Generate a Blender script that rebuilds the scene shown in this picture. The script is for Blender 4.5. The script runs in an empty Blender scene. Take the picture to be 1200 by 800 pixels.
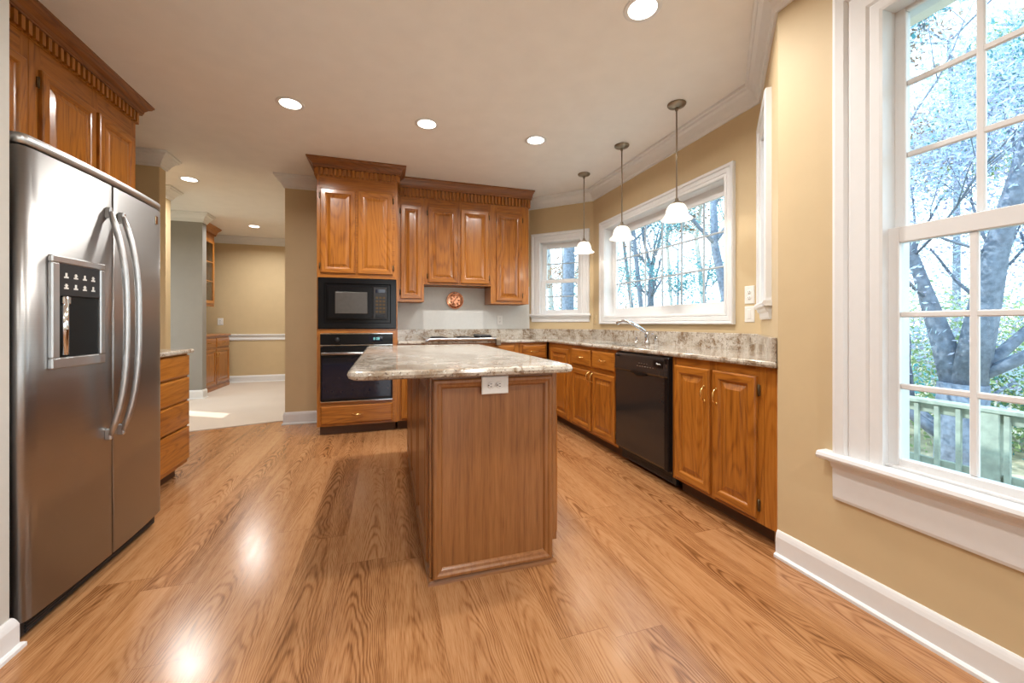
import bpy, bmesh, math, random
from mathutils import Vector, Matrix
from mathutils.geometry import tessellate_polygon
S = bpy.context.scene
COL = S.collection
R = random.Random(7)

# ------------------------------------------------------------------ camera, sky, sun, exposure
CAM_H = 1.115
cam_d = bpy.data.cameras.new('camera'); cam = bpy.data.objects.new('camera', cam_d); COL.objects.link(cam)
cam_d.sensor_width = 36; cam_d.lens = 14.0; cam_d.shift_y = -21/1200
cam_d.clip_start = .02; cam_d.clip_end = 300
cam.location = (0, 0, CAM_H); cam.rotation_euler = (math.pi/2, 0, -math.atan(148/(14/36*1200)))
S.camera = cam
S.view_settings.view_transform = 'Standard'; S.view_settings.look = 'None'
S.view_settings.exposure = 0.12; S.view_settings.gamma = 1; S.view_settings.use_curve_mapping = False
CAN_W = 19.0; HALL_W = 26.0; SKY = 3.6; SUN = 4.5; PENDANT_W = 3.0

world = bpy.data.worlds.new('sky'); S.world = world; world.use_nodes = True
wn = world.node_tree; wn.nodes.clear()
wo = wn.nodes.new('ShaderNodeOutputWorld'); wb = wn.nodes.new('ShaderNodeBackground')
wr = wn.nodes.new('ShaderNodeValToRGB'); wx = wn.nodes.new('ShaderNodeSeparateXYZ'); wt = wn.nodes.new('ShaderNodeTexCoord')
wn.links.new(wt.outputs['Generated'], wx.inputs[0]); wn.links.new(wx.outputs['Z'], wr.inputs[0])
wr.color_ramp.elements[0].position = 0.0; wr.color_ramp.elements[0].color = (.95, .98, 1, 1)
wr.color_ramp.elements[1].position = 0.8; wr.color_ramp.elements[1].color = (.55, .80, 1, 1)
wn.links.new(wr.outputs[0], wb.inputs[0]); wb.inputs[1].default_value = SKY
wn.links.new(wb.outputs[0], wo.inputs[0])
sun_d = bpy.data.lights.new('sun', 'SUN'); sun = bpy.data.objects.new('sun', sun_d); COL.objects.link(sun)
sun_d.energy = SUN; sun_d.angle = .01; sun_d.color = (1, .95, .86)
sun.rotation_euler = Vector((.75, -.45, -.9)).to_track_quat('-Z', 'Y').to_euler()

# ------------------------------------------------------------------ materials
class NT:
    def __init__(s, name):
        s.m = bpy.data.materials.new(name); s.m.use_nodes = True; s.t = s.m.node_tree; s.t.nodes.clear()
        s.out = s.n('ShaderNodeOutputMaterial')
    def n(s, typ, **k):
        o = s.t.nodes.new(typ)
        for a, b in k.items(): setattr(o, a, b)
        return o
    def l(s, a, b): s.t.links.new(a, b)
    def put(s, sock, v):
        if isinstance(v, bpy.types.NodeSocket): s.l(v, sock)
        else: sock.default_value = v
    def math(s, op, a, b=0.0, c=None):
        o = s.n('ShaderNodeMath', operation=op); s.put(o.inputs[0], a); s.put(o.inputs[1], b)
        if c is not None: s.put(o.inputs[2], c)
        return o.outputs[0]
    def xyz(s, x, y, z):
        o = s.n('ShaderNodeCombineXYZ'); s.put(o.inputs[0], x); s.put(o.inputs[1], y); s.put(o.inputs[2], z); return o.outputs[0]
    def noise(s, v, scale, det=2, rough=.5, dist=0):
        o = s.n('ShaderNodeTexNoise'); s.put(o.inputs['Vector'], v); o.inputs['Scale'].default_value = scale
        o.inputs['Detail'].default_value = det; o.inputs['Roughness'].default_value = rough; o.inputs['Distortion'].default_value = dist
        return o.outputs['Fac']
    def ramp(s, f, els, interp='LINEAR'):
        o = s.n('ShaderNodeValToRGB'); s.put(o.inputs[0], f); e = o.color_ramp.elements
        o.color_ramp.interpolation = interp
        while len(e) < len(els): e.new(.5)
        for i, (p, c) in enumerate(els):
            e[i].position = p; e[i].color = (*c, 1)
        return o.outputs[0]
    def mix(s, f, a, b, mode='MIX'):
        o = s.n('ShaderNodeMix', data_type='RGBA', blend_type=mode); s.put(o.inputs[0], f)
        s.put(o.inputs[6], a if isinstance(a, bpy.types.NodeSocket) else (*a, 1)); s.put(o.inputs[7], b if isinstance(b, bpy.types.NodeSocket) else (*b, 1))
        return o.outputs[2]
    def obj(s):
        o = s.n('ShaderNodeTexCoord'); return o.outputs['Object']
    def pos(s):
        o = s.n('ShaderNodeNewGeometry'); return o.outputs['Position']
    def sep(s, v):
        o = s.n('ShaderNodeSeparateXYZ'); s.l(v, o.inputs[0]); return o.outputs
    def rnd(s):
        o = s.n('ShaderNodeObjectInfo'); return o.outputs['Random']
    def bsdf(s, col, rough=.5, metal=0.0, coat=0.0, spec=.5, aniso=0.0, bump=None, bstr=.2, bdist=.002, emis=None, estr=0):
        b = s.n('ShaderNodeBsdfPrincipled')
        s.put(b.inputs['Base Color'], col if isinstance(col, bpy.types.NodeSocket) else (*col, 1))
        s.put(b.inputs['Roughness'], rough); b.inputs['Metallic'].default_value = metal
        b.inputs['Coat Weight'].default_value = coat; b.inputs['Coat Roughness'].default_value = .12
        b.inputs['Specular IOR Level'].default_value = spec; b.inputs['Anisotropic'].default_value = aniso
        if emis: b.inputs['Emission Color'].default_value = (*emis, 1); b.inputs['Emission Strength'].default_value = estr
        if bump is not None:
            n = s.n('ShaderNodeBump'); n.inputs['Strength'].default_value = bstr; n.inputs['Distance'].default_value = bdist
            s.l(bump, n.inputs['Height']); s.l(n.outputs[0], b.inputs['Normal'])
        s.l(b.outputs[0], s.out.inputs[0]); return s.m

def plain(name, col, rough=.5, metal=0, coat=0, spec=.5, var=.06, scale=30):
    t = NT(name); f = t.noise(t.obj(), scale, 3)
    c = t.ramp(f, [(.3, tuple(x*(1-var) for x in col)), (.7, tuple(min(1, x*(1+var)) for x in col))])
    return t.bsdf(c, rough, metal, coat, spec)

def oak(name, axis, dark=(.21, .064, .008), mid=(.365, .124, .015), light=(.45, .170, .026), rough=.28, coat=.35, ringc=.14):
    t = NT(name); o = t.sep(t.obj()); r = t.rnd(); off = t.math('MULTIPLY', r, 37.0)
    ax = {'x': 0, 'y': 1, 'z': 2}[axis]; oth = [i for i in (0, 1, 2) if i != ax]
    def v(sa, so):
        c = [None]*3
        c[ax] = t.math('MULTIPLY_ADD', o[ax], sa, off)
        for i in oth: c[i] = t.math('MULTIPLY_ADD', o[i], so, off)
        return t.xyz(*c)
    big = t.noise(v(.8, 6.0), 1.0, 1.5, .4)
    rings = t.math('POWER', t.math('MULTIPLY_ADD', t.math('SINE', t.math('MULTIPLY', big, 95.0)), .5, .5), 3.0)
    fine = t.noise(v(9, 260), 1.0, 2, .6)
    mid_n = t.noise(v(2.2, 55), 1.0, 3, .6)
    f = t.math('SUBTRACT', t.math('MULTIPLY_ADD', fine, .4, t.math('MULTIPLY', mid_n, .6)), t.math('MULTIPLY', rings, ringc))
    f = t.math('ADD', f, t.math('MULTIPLY_ADD', r, .12, -.03))
    c = t.ramp(f, [(.28, dark), (.48, mid), (.68, light)])
    return t.bsdf(c, rough, 0, coat, .45, bump=fine, bstr=.05)

M = {}
for a in 'xyz':
    M['oak_'+a] = oak('oak_'+a, a)
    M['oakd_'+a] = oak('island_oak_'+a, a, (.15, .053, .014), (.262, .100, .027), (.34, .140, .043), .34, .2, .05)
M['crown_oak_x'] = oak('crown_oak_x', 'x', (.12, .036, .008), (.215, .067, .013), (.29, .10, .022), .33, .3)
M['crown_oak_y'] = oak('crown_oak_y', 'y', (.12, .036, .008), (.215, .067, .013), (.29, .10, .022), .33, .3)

def floor_mat():
    t = NT('oak_plank_floor'); p = t.sep(t.pos()); W = .195; L = 1.25
    px = t.math('DIVIDE', p[0], W); ix = t.math('FLOOR', px); fx = t.math('FRACT', px)
    w1 = t.n('ShaderNodeTexWhiteNoise', noise_dimensions='1D'); t.l(ix, w1.inputs['W'])
    py = t.math('DIVIDE', t.math('MULTIPLY_ADD', w1.outputs[0], 3.1, p[1]), L); iy = t.math('FLOOR', py); fy = t.math('FRACT', py)
    w2 = t.n('ShaderNodeTexWhiteNoise', noise_dimensions='2D'); t.l(t.xyz(ix, iy, 0), w2.inputs['Vector']); r = w2.outputs[0]
    off = t.math('MULTIPLY', r, 53.0)
    # flat-sawn figure: nested arches along the middle of a plank that run out into straight grain at its edges
    wob = t.noise(t.xyz(t.math('MULTIPLY_ADD', p[0], 7, off), t.math('MULTIPLY_ADD', p[1], 2.2, off), off), 1.0, 2, .5)
    cx = t.math('ADD', t.math('SUBTRACT', fx, t.math('MULTIPLY_ADD', r, .5, .25)), t.math('MULTIPLY_ADD', wob, .36, -.18))
    ph = t.math('ADD', t.math('MULTIPLY', p[1], 7.5), t.math('MULTIPLY', t.math('MULTIPLY', cx, cx), 34.0))
    ph = t.math('ADD', ph, t.math('MULTIPLY_ADD', wob, 6.0, off))
    rings = t.math('POWER', t.math('MULTIPLY_ADD', t.math('SINE', t.math('MULTIPLY', ph, 6.283)), .5, .5), 2.0)
    fig = t.noise(t.xyz(t.math('MULTIPLY_ADD', p[0], 5, off), t.math('MULTIPLY_ADD', p[1], .9, off), 3.0), 1.0, 1)
    fig = t.ramp(fig, [(.38, (.22, .22, .22)), (.60, (1, 1, 1))])
    fine = t.noise(t.xyz(t.math('MULTIPLY_ADD', p[0], 260, off), t.math('MULTIPLY_ADD', p[1], 12, off), 0), 1.0, 2, .6)
    mid = t.noise(t.xyz(t.math('MULTIPLY_ADD', p[0], 26, off), t.math('MULTIPLY_ADD', p[1], 1.6, off), 0), 1.0, 2, .5)
    f = t.math('SUBTRACT', t.math('MULTIPLY_ADD', fine, .55, t.math('MULTIPLY', mid, .45)), t.math('MULTIPLY', t.math('MULTIPLY', rings, fig), .21))
    f = t.math('ADD', f, t.math('MULTIPLY_ADD', r, .16, -.01))
    c = t.ramp(f, [(.24, (.145, .054, .018)), (.40, (.275, .117, .040)), (.53, (.385, .180, .073)), (.68, (.465, .238, .105))])
    seam = t.math('MAXIMUM', t.math('LESS_THAN', fx, .010), t.math('LESS_THAN', fy, .0020))
    c = t.mix(t.math('MULTIPLY', seam, .55), c, (.16, .06, .02))
    rg = t.math('MULTIPLY_ADD', mid, .10, .16)
    return t.bsdf(c, rg, 0, 0, .5, bump=fine, bstr=.06)
M['floor'] = floor_mat()

def granite():
    t = NT('granite'); v = t.pos()
    big = t.noise(v, 4.5, 5, .65, 1.0); med = t.noise(v, 17, 5, .7, .6); fine = t.noise(v, 95, 3, .7)
    base = t.ramp(big, [(.36, (.28, .22, .16)), (.47, (.48, .42, .345)), (.62, (.61, .565, .50))])
    c = t.mix(t.ramp(med, [(.51, (0, 0, 0)), (.62, (.9, .9, .9))]), base, (.22, .135, .072))
    c = t.mix(t.ramp(fine, [(.57, (0, 0, 0)), (.66, (1, 1, 1))]), c, (.10, .075, .06))
    c = t.mix(t.ramp(t.noise(v, 60, 3, .6), [(.60, (0, 0, 0)), (.7, (1, 1, 1))]), c, (.66, .64, .59))
    return t.bsdf(c, .10, 0, 0, .5)
M['granite'] = granite()

M['wall'] = plain('wall_paint_tan', (.60, .465, .275), .62, var=.02, scale=8)
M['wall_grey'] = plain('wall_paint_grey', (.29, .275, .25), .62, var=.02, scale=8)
M['wall_pale'] = plain('wall_paint_pale_grey', (.55, .53, .49), .62, var=.02, scale=8)
M['white_wall'] = plain('backsplash_paint_white', (.66, .66, .63), .5, var=.02)
M['ceiling'] = plain('ceiling_paint', (.87, .85, .825), .7, var=.02, scale=6)
M['trim'] = plain('trim_paint_white', (.77, .775, .78), .33, var=.01)
M['white_plastic'] = plain('white_plastic', (.80, .79, .76), .35, var=.02)
M['slot'] = plain('dark_slot', (.010, .010, .010), .5, spec=.2)
M['grille'] = plain('window_grille_grey', (.42, .46, .50), .5, var=.02)  # bay window muntins greyed in colour to look shaded against bright sky
M['black'] = plain('black_appliance', (.006, .006, .007), .17, spec=.25)
M['black_matte'] = plain('black_plastic', (.018, .018, .02), .45)
M['dark_glass'] = plain('dark_oven_glass', (.008, .010, .022), .05)
M['dw_panel'] = plain('dishwasher_black', (.024, .021, .020), .12, spec=.5)
M['grey_window'] = plain('microwave_window_mesh', (.075, .068, .062), .22)
M['chrome'] = plain('chrome', (.75, .76, .78), .10, 1.0, var=.02)
M['nickel'] = plain('brushed_bronze_nickel', (.30, .25, .19), .35, .9)
M['brass'] = plain('brass', (.80, .56, .22), .22, 1.0)
M['copper'] = plain('copper', (.72, .34, .20), .22, 1.0, var=.12)
M['hinge'] = plain('aged_brass_hinge', (.12, .08, .04), .4, .8)
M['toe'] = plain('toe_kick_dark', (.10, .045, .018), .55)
def steel():
    t = NT('brushed_steel'); o = t.sep(t.obj())
    f = t.noise(t.xyz(t.math('MULTIPLY', o[0], 3), t.math('MULTIPLY', o[1], 3), t.math('MULTIPLY', o[2], 420)), 1, 2)
    c = t.ramp(f, [(.3, (.385, .38, .375)), (.7, (.405, .40, .395))])
    return t.bsdf(c, t.math('MULTIPLY_ADD', f, .06, .33), 1.0, 0, .5)
M['steel'] = steel()
M['steel_light'] = plain('satin_steel', (.60, .61, .62), .36, 1.0, var=.02)
def carpet():
    t = NT('carpet'); v = t.pos(); f = t.noise(v, 260, 3, .7); g = t.noise(v, 1.4, 3)
    c = t.mix(g, (.55, .47, .40), (.66, .585, .51))
    return t.bsdf(c, .95, 0, 0, .1, bump=f, bstr=.6, bdist=.006)
M['carpet'] = carpet()
def emit(name, col, s):
    t = NT(name); e = t.n('ShaderNodeEmission'); e.inputs[0].default_value = (*col, 1); e.inputs[1].default_value = s
    t.l(e.outputs[0], t.out.inputs[0]); return t.m
M['lens'] = emit('lit_lamp_lens', (1, .95, .86), 9.0)
M['clock'] = emit('lit_clock_digits', (.35, .9, .85), 1.2)
def shade():
    t = NT('frosted_glass_shade_lit'); b = t.n('ShaderNodeBsdfPrincipled'); b.inputs['Base Color'].default_value = (.9, .88, .84, 1)
    b.inputs['Roughness'].default_value = .3; b.inputs['Emission Color'].default_value = (1, .93, .82, 1); b.inputs['Emission Strength'].default_value = .42
    tr = t.n('ShaderNodeBsdfTranslucent'); tr.inputs[0].default_value = (.9, .88, .84, 1)
    mx = t.n('ShaderNodeMixShader'); mx.inputs[0].default_value = .5; t.l(b.outputs[0], mx.inputs[1]); t.l(tr.outputs[0], mx.inputs[2]); t.l(mx.outputs[0], t.out.inputs[0]); return t.m
M['shade'] = shade()
def glass():
    t = NT('window_glass'); a = t.n('ShaderNodeBsdfTransparent'); a.inputs[0].default_value = (.90, .97, 1, 1)
    g = t.n('ShaderNodeBsdfGlossy'); g.inputs['Roughness'].default_value = .0; ge = t.n('ShaderNodeNewGeometry'); vd = t.n('ShaderNodeVectorMath', operation='DOT_PRODUCT'); t.l(ge.outputs['Normal'], vd.inputs[0]); t.l(ge.outputs['Incoming'], vd.inputs[1])
    fr = t.math('MULTIPLY_ADD', t.math('POWER', t.math('SUBTRACT', 1.0, t.math('ABSOLUTE', vd.outputs['Value'])), 5.0), .96, .04)
    mx = t.n('ShaderNodeMixShader'); t.l(fr, mx.inputs[0]); t.l(a.outputs[0], mx.inputs[1]); t.l(g.outputs[0], mx.inputs[2]); t.l(mx.outputs[0], t.out.inputs[0]); return t.m
M['glass'] = glass()
M['bark'] = plain('bark', (.19, .225, .29), .85, var=.3, scale=14)
M['bark_pale'] = plain('pale_bark', (.55, .54, .52), .85, var=.25, scale=14)
def leaf(name, c1, c2):
    t = NT(name); g = t.n('ShaderNodeNewGeometry'); c = t.mix(g.outputs['Random Per Island'], c1, c2)
    d = t.n('ShaderNodeBsdfDiffuse'); t.l(c, d.inputs[0]); tr = t.n('ShaderNodeBsdfTranslucent'); t.l(c, tr.inputs[0])
    mx = t.n('ShaderNodeMixShader'); mx.inputs[0].default_value = .5; t.l(d.outputs[0], mx.inputs[1]); t.l(tr.outputs[0], mx.inputs[2]); t.l(mx.outputs[0], t.out.inputs[0]); return t.m
M['leaf_maple'] = leaf('leaf_maple', (.46, .42, .58), (.62, .82, .90))
M['leaf_green'] = leaf('leaf_green', (.22, .36, .18), (.52, .60, .30))
M['leaf_teal'] = leaf('leaf_teal', (.09, .33, .39), (.26, .54, .58))
M['leaf_rust'] = leaf('leaf_rust', (.32, .20, .15), (.50, .38, .26))
M['deck_wood'] = plain('weathered_deck_wood', (.38, .42, .36), .8, var=.2, scale=12)
M['ground'] = plain('leaf_litter_ground', (.55, .46, .33), .95, var=.4, scale=2.5)

# ------------------------------------------------------------------ mesh helpers
def frame(origin, u):
    """local (a along the wall to the right, b up, c out of the wall towards the room)"""
    u = Vector((u[0], u[1], 0)).normalized(); z = Vector((0, 0, 1)); n = u.cross(z)
    m = Matrix(((u.x, z.x, n.x, origin[0]), (u.y, z.y, n.y, origin[1]), (u.z, z.z, n.z, origin[2] if len(origin) > 2 else 0), (0, 0, 0, 1)))
    return m

class MB:
    def __init__(s, F=None): s.v = []; s.f = []; s.m = []; s.s = []; s.F = F or Matrix.Identity(4)
    def add(s, vs, fs, m=0, smooth=False):
        b = len(s.v); s.v += [s.F @ Vector(p) for p in vs]
        for i, f in enumerate(fs):
            s.f.append([b+k for k in f]); s.m.append(m[i] if isinstance(m, list) else m); s.s.append(smooth)
        return s
    def box(s, x0, x1, y0, y1, z0, z1, m=0, c=0):
        if x0 > x1: x0, x1 = x1, x0
        if y0 > y1: y0, y1 = y1, y0
        if z0 > z1: z0, z1 = z1, z0
        if c <= 0:
            vs = [(x, y, z) for x in (x0, x1) for y in (y0, y1) for z in (z0, z1)]
            return s.add(vs, [(0, 1, 3, 2), (4, 6, 7, 5), (0, 4, 5, 1), (2, 3, 7, 6), (0, 2, 6, 4), (1, 5, 7, 3)], m)
        c = min(c, (x1-x0)*.45, (y1-y0)*.45, (z1-z0)*.45)
        X = (x0, x1); Y = (y0, y1); Z = (z0, z1); vs = []; idx = {}
        for i in (0, 1):
            for j in (0, 1):
                for k in (0, 1):
                    sx, sy, sz = (1-2*i)*c, (1-2*j)*c, (1-2*k)*c
                    for a, p in enumerate(((X[i], Y[j]+sy, Z[k]+sz), (X[i]+sx, Y[j], Z[k]+sz), (X[i]+sx, Y[j]+sy, Z[k]))):
                        idx[i, j, k, a] = len(vs); vs.append(p)
        fs = []
        for i in (0, 1):
            fs.append([idx[i, j, k, 0] for j, k in ((0, 0), (1, 0), (1, 1), (0, 1))])
            fs.append([idx[j, i, k, 1] for j, k in ((0, 0), (1, 0), (1, 1), (0, 1))])
            fs.append([idx[j, k, i, 2] for j, k in ((0, 0), (1, 0), (1, 1), (0, 1))])
            for j in (0, 1):
                fs.append([idx[i, j, 0, 0], idx[i, j, 1, 0], idx[i, j, 1, 1], idx[i, j, 0, 1]])
                fs.append([idx[i, 0, j, 0], idx[i, 1, j, 0], idx[i, 1, j, 2], idx[i, 0, j, 2]])
                fs.append([idx[0, i, j, 1], idx[1, i, j, 1], idx[1, i, j, 2], idx[0, i, j, 2]])
                for k in (0, 1): fs.append([idx[i, j, k, 0], idx[i, j, k, 1], idx[i, j, k, 2]])
        return s.add(vs, fs, m)
    def rings(s, rings, cap0=True, cap1=True, m=0, smooth=False, mh=None, hmax=99):
        """loft between equally long loops; mh = material of sides 0 and 2 for the first hmax rings"""
        n = len(rings[0]); vs = [p for r in rings for p in r]; fs = []; ms = []
        for i in range(len(rings)-1):
            for k in range(n):
                fs.append((i*n+k, i*n+(k+1) % n, (i+1)*n+(k+1) % n, (i+1)*n+k))
                ms.append(mh if (mh is not None and k % 2 == 0 and i < hmax) else m)
        if cap0: fs.append(tuple(range(n-1, -1, -1))); ms.append(m)
        if cap1: fs.append(tuple((len(rings)-1)*n+k for k in range(n))); ms.append(m)
        return s.add(vs, fs, ms, smooth)
    def panel(s, a0, a1, b0, b1, prof, m=0, mh=None, hmax=99):
        """concentric rectangles: prof = [(inset, height)]"""
        rs = [[(a0+i, b0+i, c), (a1-i, b0+i, c), (a1-i, b1-i, c), (a0+i, b1-i, c)] for i, c in prof]
        return s.rings(rs, True, True, m, False, mh, hmax)
    def lathe(s, prof, n=24, at=(0, 0, 0), axis='z', m=0, smooth=True, cap=True):
        def P(r, h, a):
            x, y = r*math.cos(a), r*math.sin(a)
            return {'z': (at[0]+x, at[1]+y, at[2]+h), 'y': (at[0]+x, at[1]+h, at[2]+y), 'x': (at[0]+h, at[1]+x, at[2]+y)}[axis]
        rs = [[P(max(r, 1e-4), h, 2*math.pi*k/n) for k in range(n)] for r, h in prof]
        return s.rings(rs, cap, cap, m, smooth)
    def tube(s, pts, r, n=8, m=0, smooth=True):
        pts = [Vector(p) for p in pts]; rs = []; N = len(pts)
        rad = r if isinstance(r, (list, tuple)) else [r]*N
        up = None
        for i, p in enumerate(pts):
            d = (pts[min(i+1, N-1)]-pts[max(i-1, 0)]).normalized()
            if up is None: up = d.orthogonal().normalized()
            up = (up-d*up.dot(d)).normalized(); w = d.cross(up)
            rs.append([p+(up*math.cos(2*math.pi*k/n)+w*math.sin(2*math.pi*k/n))*rad[i] for k in range(n)])
        return s.rings(rs, True, True, m, smooth)
    def sweep(s, path, prof, m=0, closed=False):
        """path of (x, y); prof closed loop of (out, z); out lies to the right of travel"""
        P = [Vector((p[0], p[1])) for p in path]; N = len(P); rs = []
        for i in range(N):
            def nrm(a, b): d = (b-a).normalized(); return Vector((d.y, -d.x))
            if closed: n0 = nrm(P[i-1], P[i]); n1 = nrm(P[i], P[(i+1) % N])
            else:
                n0 = nrm(P[i-1], P[i]) if i else None; n1 = nrm(P[i], P[i+1]) if i < N-1 else None
                n0 = n0 or n1; n1 = n1 or n0
            mt = (n0+n1); mt = mt/(mt.length_squared/2) if mt.length > 1e-6 else n0
            rs.append([(P[i].x+mt.x*o, P[i].y+mt.y*o, z) for o, z in prof])
        if closed: rs.append(rs[0])
        return s.rings(rs, not closed, not closed, m)
    def bm(s):
        b = bmesh.new(); vs = [b.verts.new(p) for p in s.v]
        for f, m, sm in zip(s.f, s.m, s.s):
            try: q = b.faces.new([vs[k] for k in f]); q.material_index = m; q.smooth = sm
            except ValueError: pass
        return b
    def build(s, name, mats, parent=None, recalc=True, label=None, cat=None, group=None, kind=None):
        b = s.bm()
        if recalc: bmesh.ops.recalc_face_normals(b, faces=b.faces)
        xs = [p.x for p in s.v]; ys = [p.y for p in s.v]; zs = [p.z for p in s.v]
        if parent:
            r = parent
            while r.parent: r = r.parent
            o = r.location.copy()
        else: o = Vector(((min(xs)+max(xs))/2, (min(ys)+max(ys))/2, min(zs)))
        bmesh.ops.translate(b, verts=b.verts, vec=-o)
        me = bpy.data.meshes.new(name); b.to_mesh(me); b.free()
        for k in (mats if isinstance(mats, (list, tuple)) else [mats]): me.materials.append(M[k])
        ob = bpy.data.objects.new(name, me); COL.objects.link(ob)
        if parent: ob.parent = parent
        else: ob.location = o
        tag(ob, label, cat, group, kind); return ob

def tag(o, label=None, cat=None, group=None, kind=None):
    if label: o['label'] = label
    if cat: o['category'] = cat
    if group: o['group'] = group
    if kind: o['kind'] = kind
    return o
def thing(name, label, cat, loc, group=None, kind=None):
    o = bpy.data.objects.new(name, None); COL.objects.link(o); o.location = loc; o.empty_display_size = .1
    return tag(o, label, cat, group, kind)
def dup(root, loc, label=None):
    r = root.copy(); COL.objects.link(r); r.location = loc
    if label: r['label'] = label
    for ch in list(root.children):
        c = ch.copy(); COL.objects.link(c); c.parent = r
        for g in ch.children:
            d = g.copy(); COL.objects.link(d); d.parent = c
    return r

CZ = 2.745
# ------------------------------------------------------------------ room shell
def wall(name, p0, p1, t=.14, holes=(), mat='wall', z1=CZ, z0=0):
    p0 = Vector(p0); p1 = Vector(p1); L = (p1-p0).length; b = MB(frame((p0.x, p0.y, 0), p1-p0))
    xs = sorted({0, L} | {h[0] for h in holes} | {h[1] for h in holes}); zs = sorted({z0, z1} | {h[2] for h in holes} | {h[3] for h in holes})
    for i in range(len(xs)-1):
        for j in range(len(zs)-1):
            cx = (xs[i]+xs[i+1])/2; cz = (zs[j]+zs[j+1])/2
            if any(h[0] < cx < h[1] and h[2] < cz < h[3] for h in holes): continue
            b.box(xs[i], xs[i+1], zs[j], zs[j+1], -t, 0)
    return b.build(name, mat, kind='structure')

SQ = math.sqrt(2)
PA, PB, PC, PD, PE = (-1.06, 4.95), (1.81, 4.95), (2.42, 4.34), (2.42, 2.06), (1.80, 1.44)
wall('wall_back', PA, PB, .12)
W3 = (.105*SQ, .50*SQ, 1.235, 2.17)                  # holes in wall coordinates (along, z)
wall('wall_bay_far', PB, PC, .14, [W3])
W2 = (4.34-4.075, 4.34-2.345, 1.19, 2.213)
wall('wall_sink', PC, PD, .14, [W2])
W4 = (.14*SQ, .36*SQ, 1.24, 2.28)
wall('wall_bay_near', PD, PE, .14, [W4])
W1 = (1.44-1.02, 1.44-.155, .575, 2.31)
wall('wall_right', PE, (1.80, -3.2), .14, [W1, (2.0, 4.2, .575, 2.31)])  # second hole is an invented, unseen opening that lets in fill daylight
wall('wall_rear', (1.80, -3.2), (-3.2, -3.2), .14, [(.5, 2.0, .1, 2.2)])  # opening added behind the camera so sky light fills the room
wall('wall_rear_left', (-3.2, -3.2), (-3.2, .6), .14)
wall('wall_rear_return', (-3.2, .6), (-1.215, .6), .14)
wall('wall_left', (-1.215, .6), (-1.215, 1.80), .14, mat='wall_pale')
wall('wall_alcove_near', (-1.36, 1.80), (-2.06, 1.80), .12)
wall('wall_alcove', (-2.06, 1.80), (-2.06, 3.63), .12)
wall('wall_hall_near', (-2.06, 3.63), (-3.6, 3.63), .12)
wall('wall_hall_left', (-3.6, 3.63), (-3.6, 8.7), .14, [(2.35, 3.25, .5, 2.3)])
MB().box(-3.6, -2.06, 4.64, 4.755, 0, CZ).build('wall_hall_front', 'wall', kind='structure')
MB().box(-3.6, -2.50, 5.77, 5.885, 0, CZ).build('wall_hall_middle', 'wall', kind='structure')
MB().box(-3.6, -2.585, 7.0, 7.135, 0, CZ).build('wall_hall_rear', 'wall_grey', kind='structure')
wall('wall_dining', (-3.6, 8.7), (-.3, 8.7), .14)
wall('wall_dining_right', (-.3, 8.7), (-.3, 5.07), .14)
MB().box(.125, 1.807, 4.938, 4.9495, 1.045, 1.60).build('trim_white_backsplash', 'white_wall', kind='structure')

def slab_poly(b, pts, z0, z1, m=0):
    rs = [[(x, y, z0) for x, y in pts], [(x, y, z1) for x, y in pts]]; b.rings(rs, True, True, m); return b
slab_poly(MB(), [(-3.8, -3.4), (2.6, -3.4), (2.6, 5.07), (-1.06, 5.07), (-1.06, 5.15), (-3.8, 4.38)], -.06, 0).build('floor', 'floor', kind='structure')
slab_poly(MB(), [(-3.8, 4.38), (-1.06, 5.15), (-1.06, 5.07), (-.16, 5.07), (-.16, 8.85), (-3.8, 8.85)], -.06, .008).build('floor_carpet', 'carpet', kind='structure')
MB().box(-3.9, 2.75, -3.5, 9.0, CZ, CZ+.12).build('ceiling', 'ceiling', kind='structure')

def crown(path, name):
    z = CZ; pr = [(0, z-.135), (.012, z-.135), (.016, z-.118), (.024, z-.112), (.034, z-.085), (.058, z-.052), (.078, z-.040), (.082, z-.026), (.095, z-.020), (.095, z-.0005), (0, z-.0005)]
    return MB().sweep(path, pr).build(name, 'trim', kind='structure')
crown([(-1.06, 5.07), (-1.06, 4.95), (-.66, 4.95)], 'trim_crown_oven_wall')
crown([(1.69, 4.95), PB, PC, PD, PE, (1.80, -3.2)], 'trim_crown_bay')
crown([(-3.55, 4.64), (-2.06, 4.64), (-2.06, 4.755), (-3.55, 4.755)], 'trim_crown_hall_front')
crown([(-3.55, 5.77), (-2.50, 5.77), (-2.50, 5.885), (-3.55, 5.885)], 'trim_crown_hall_middle')
crown([(-3.55, 7.0), (-2.585, 7.0), (-2.585, 7.135), (-3.05, 7.135)], 'trim_crown_hall_rear')
crown([(-3.55, 8.7), (-.3, 8.7), (-.3, 5.07)], 'trim_crown_dining')
def base(path, name, h=.135):
    pr = [(0, .0), (.028, .0), (.028, .012), (.022, .018), (.016, .02), (.016, h-.03), (.012, h-.016), (.008, h-.006), (.004, h), (0, h)]
    return MB().sweep(path, pr).build(name, 'trim', kind='structure')
base([(1.80, 1.44), (1.80, -3.19)], 'baseboard_right', .125)
base([(-1.06, 5.07), (-1.06, 4.95), (-.65, 4.95)], 'baseboard_back')
base([(-1.215, .62), (-1.215, 1.80), (-1.235, 1.80)], 'baseboard_left', .115)
base([(-3.55, 7.0), (-2.585, 7.0), (-2.585, 7.135)], 'baseboard_hall')
base([(-2.80, 8.7), (-.32, 8.7)], 'baseboard_dining')
MB().sweep([(-2.80, 8.7), (-.32, 8.7)], [(0, .80), (.012, .80), (.016, .82), (.010, .84), (.012, .88), (.030, .89), (.030, .91), (0, .915)]).build('trim_chair_rail', 'trim', kind='structure')

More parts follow.
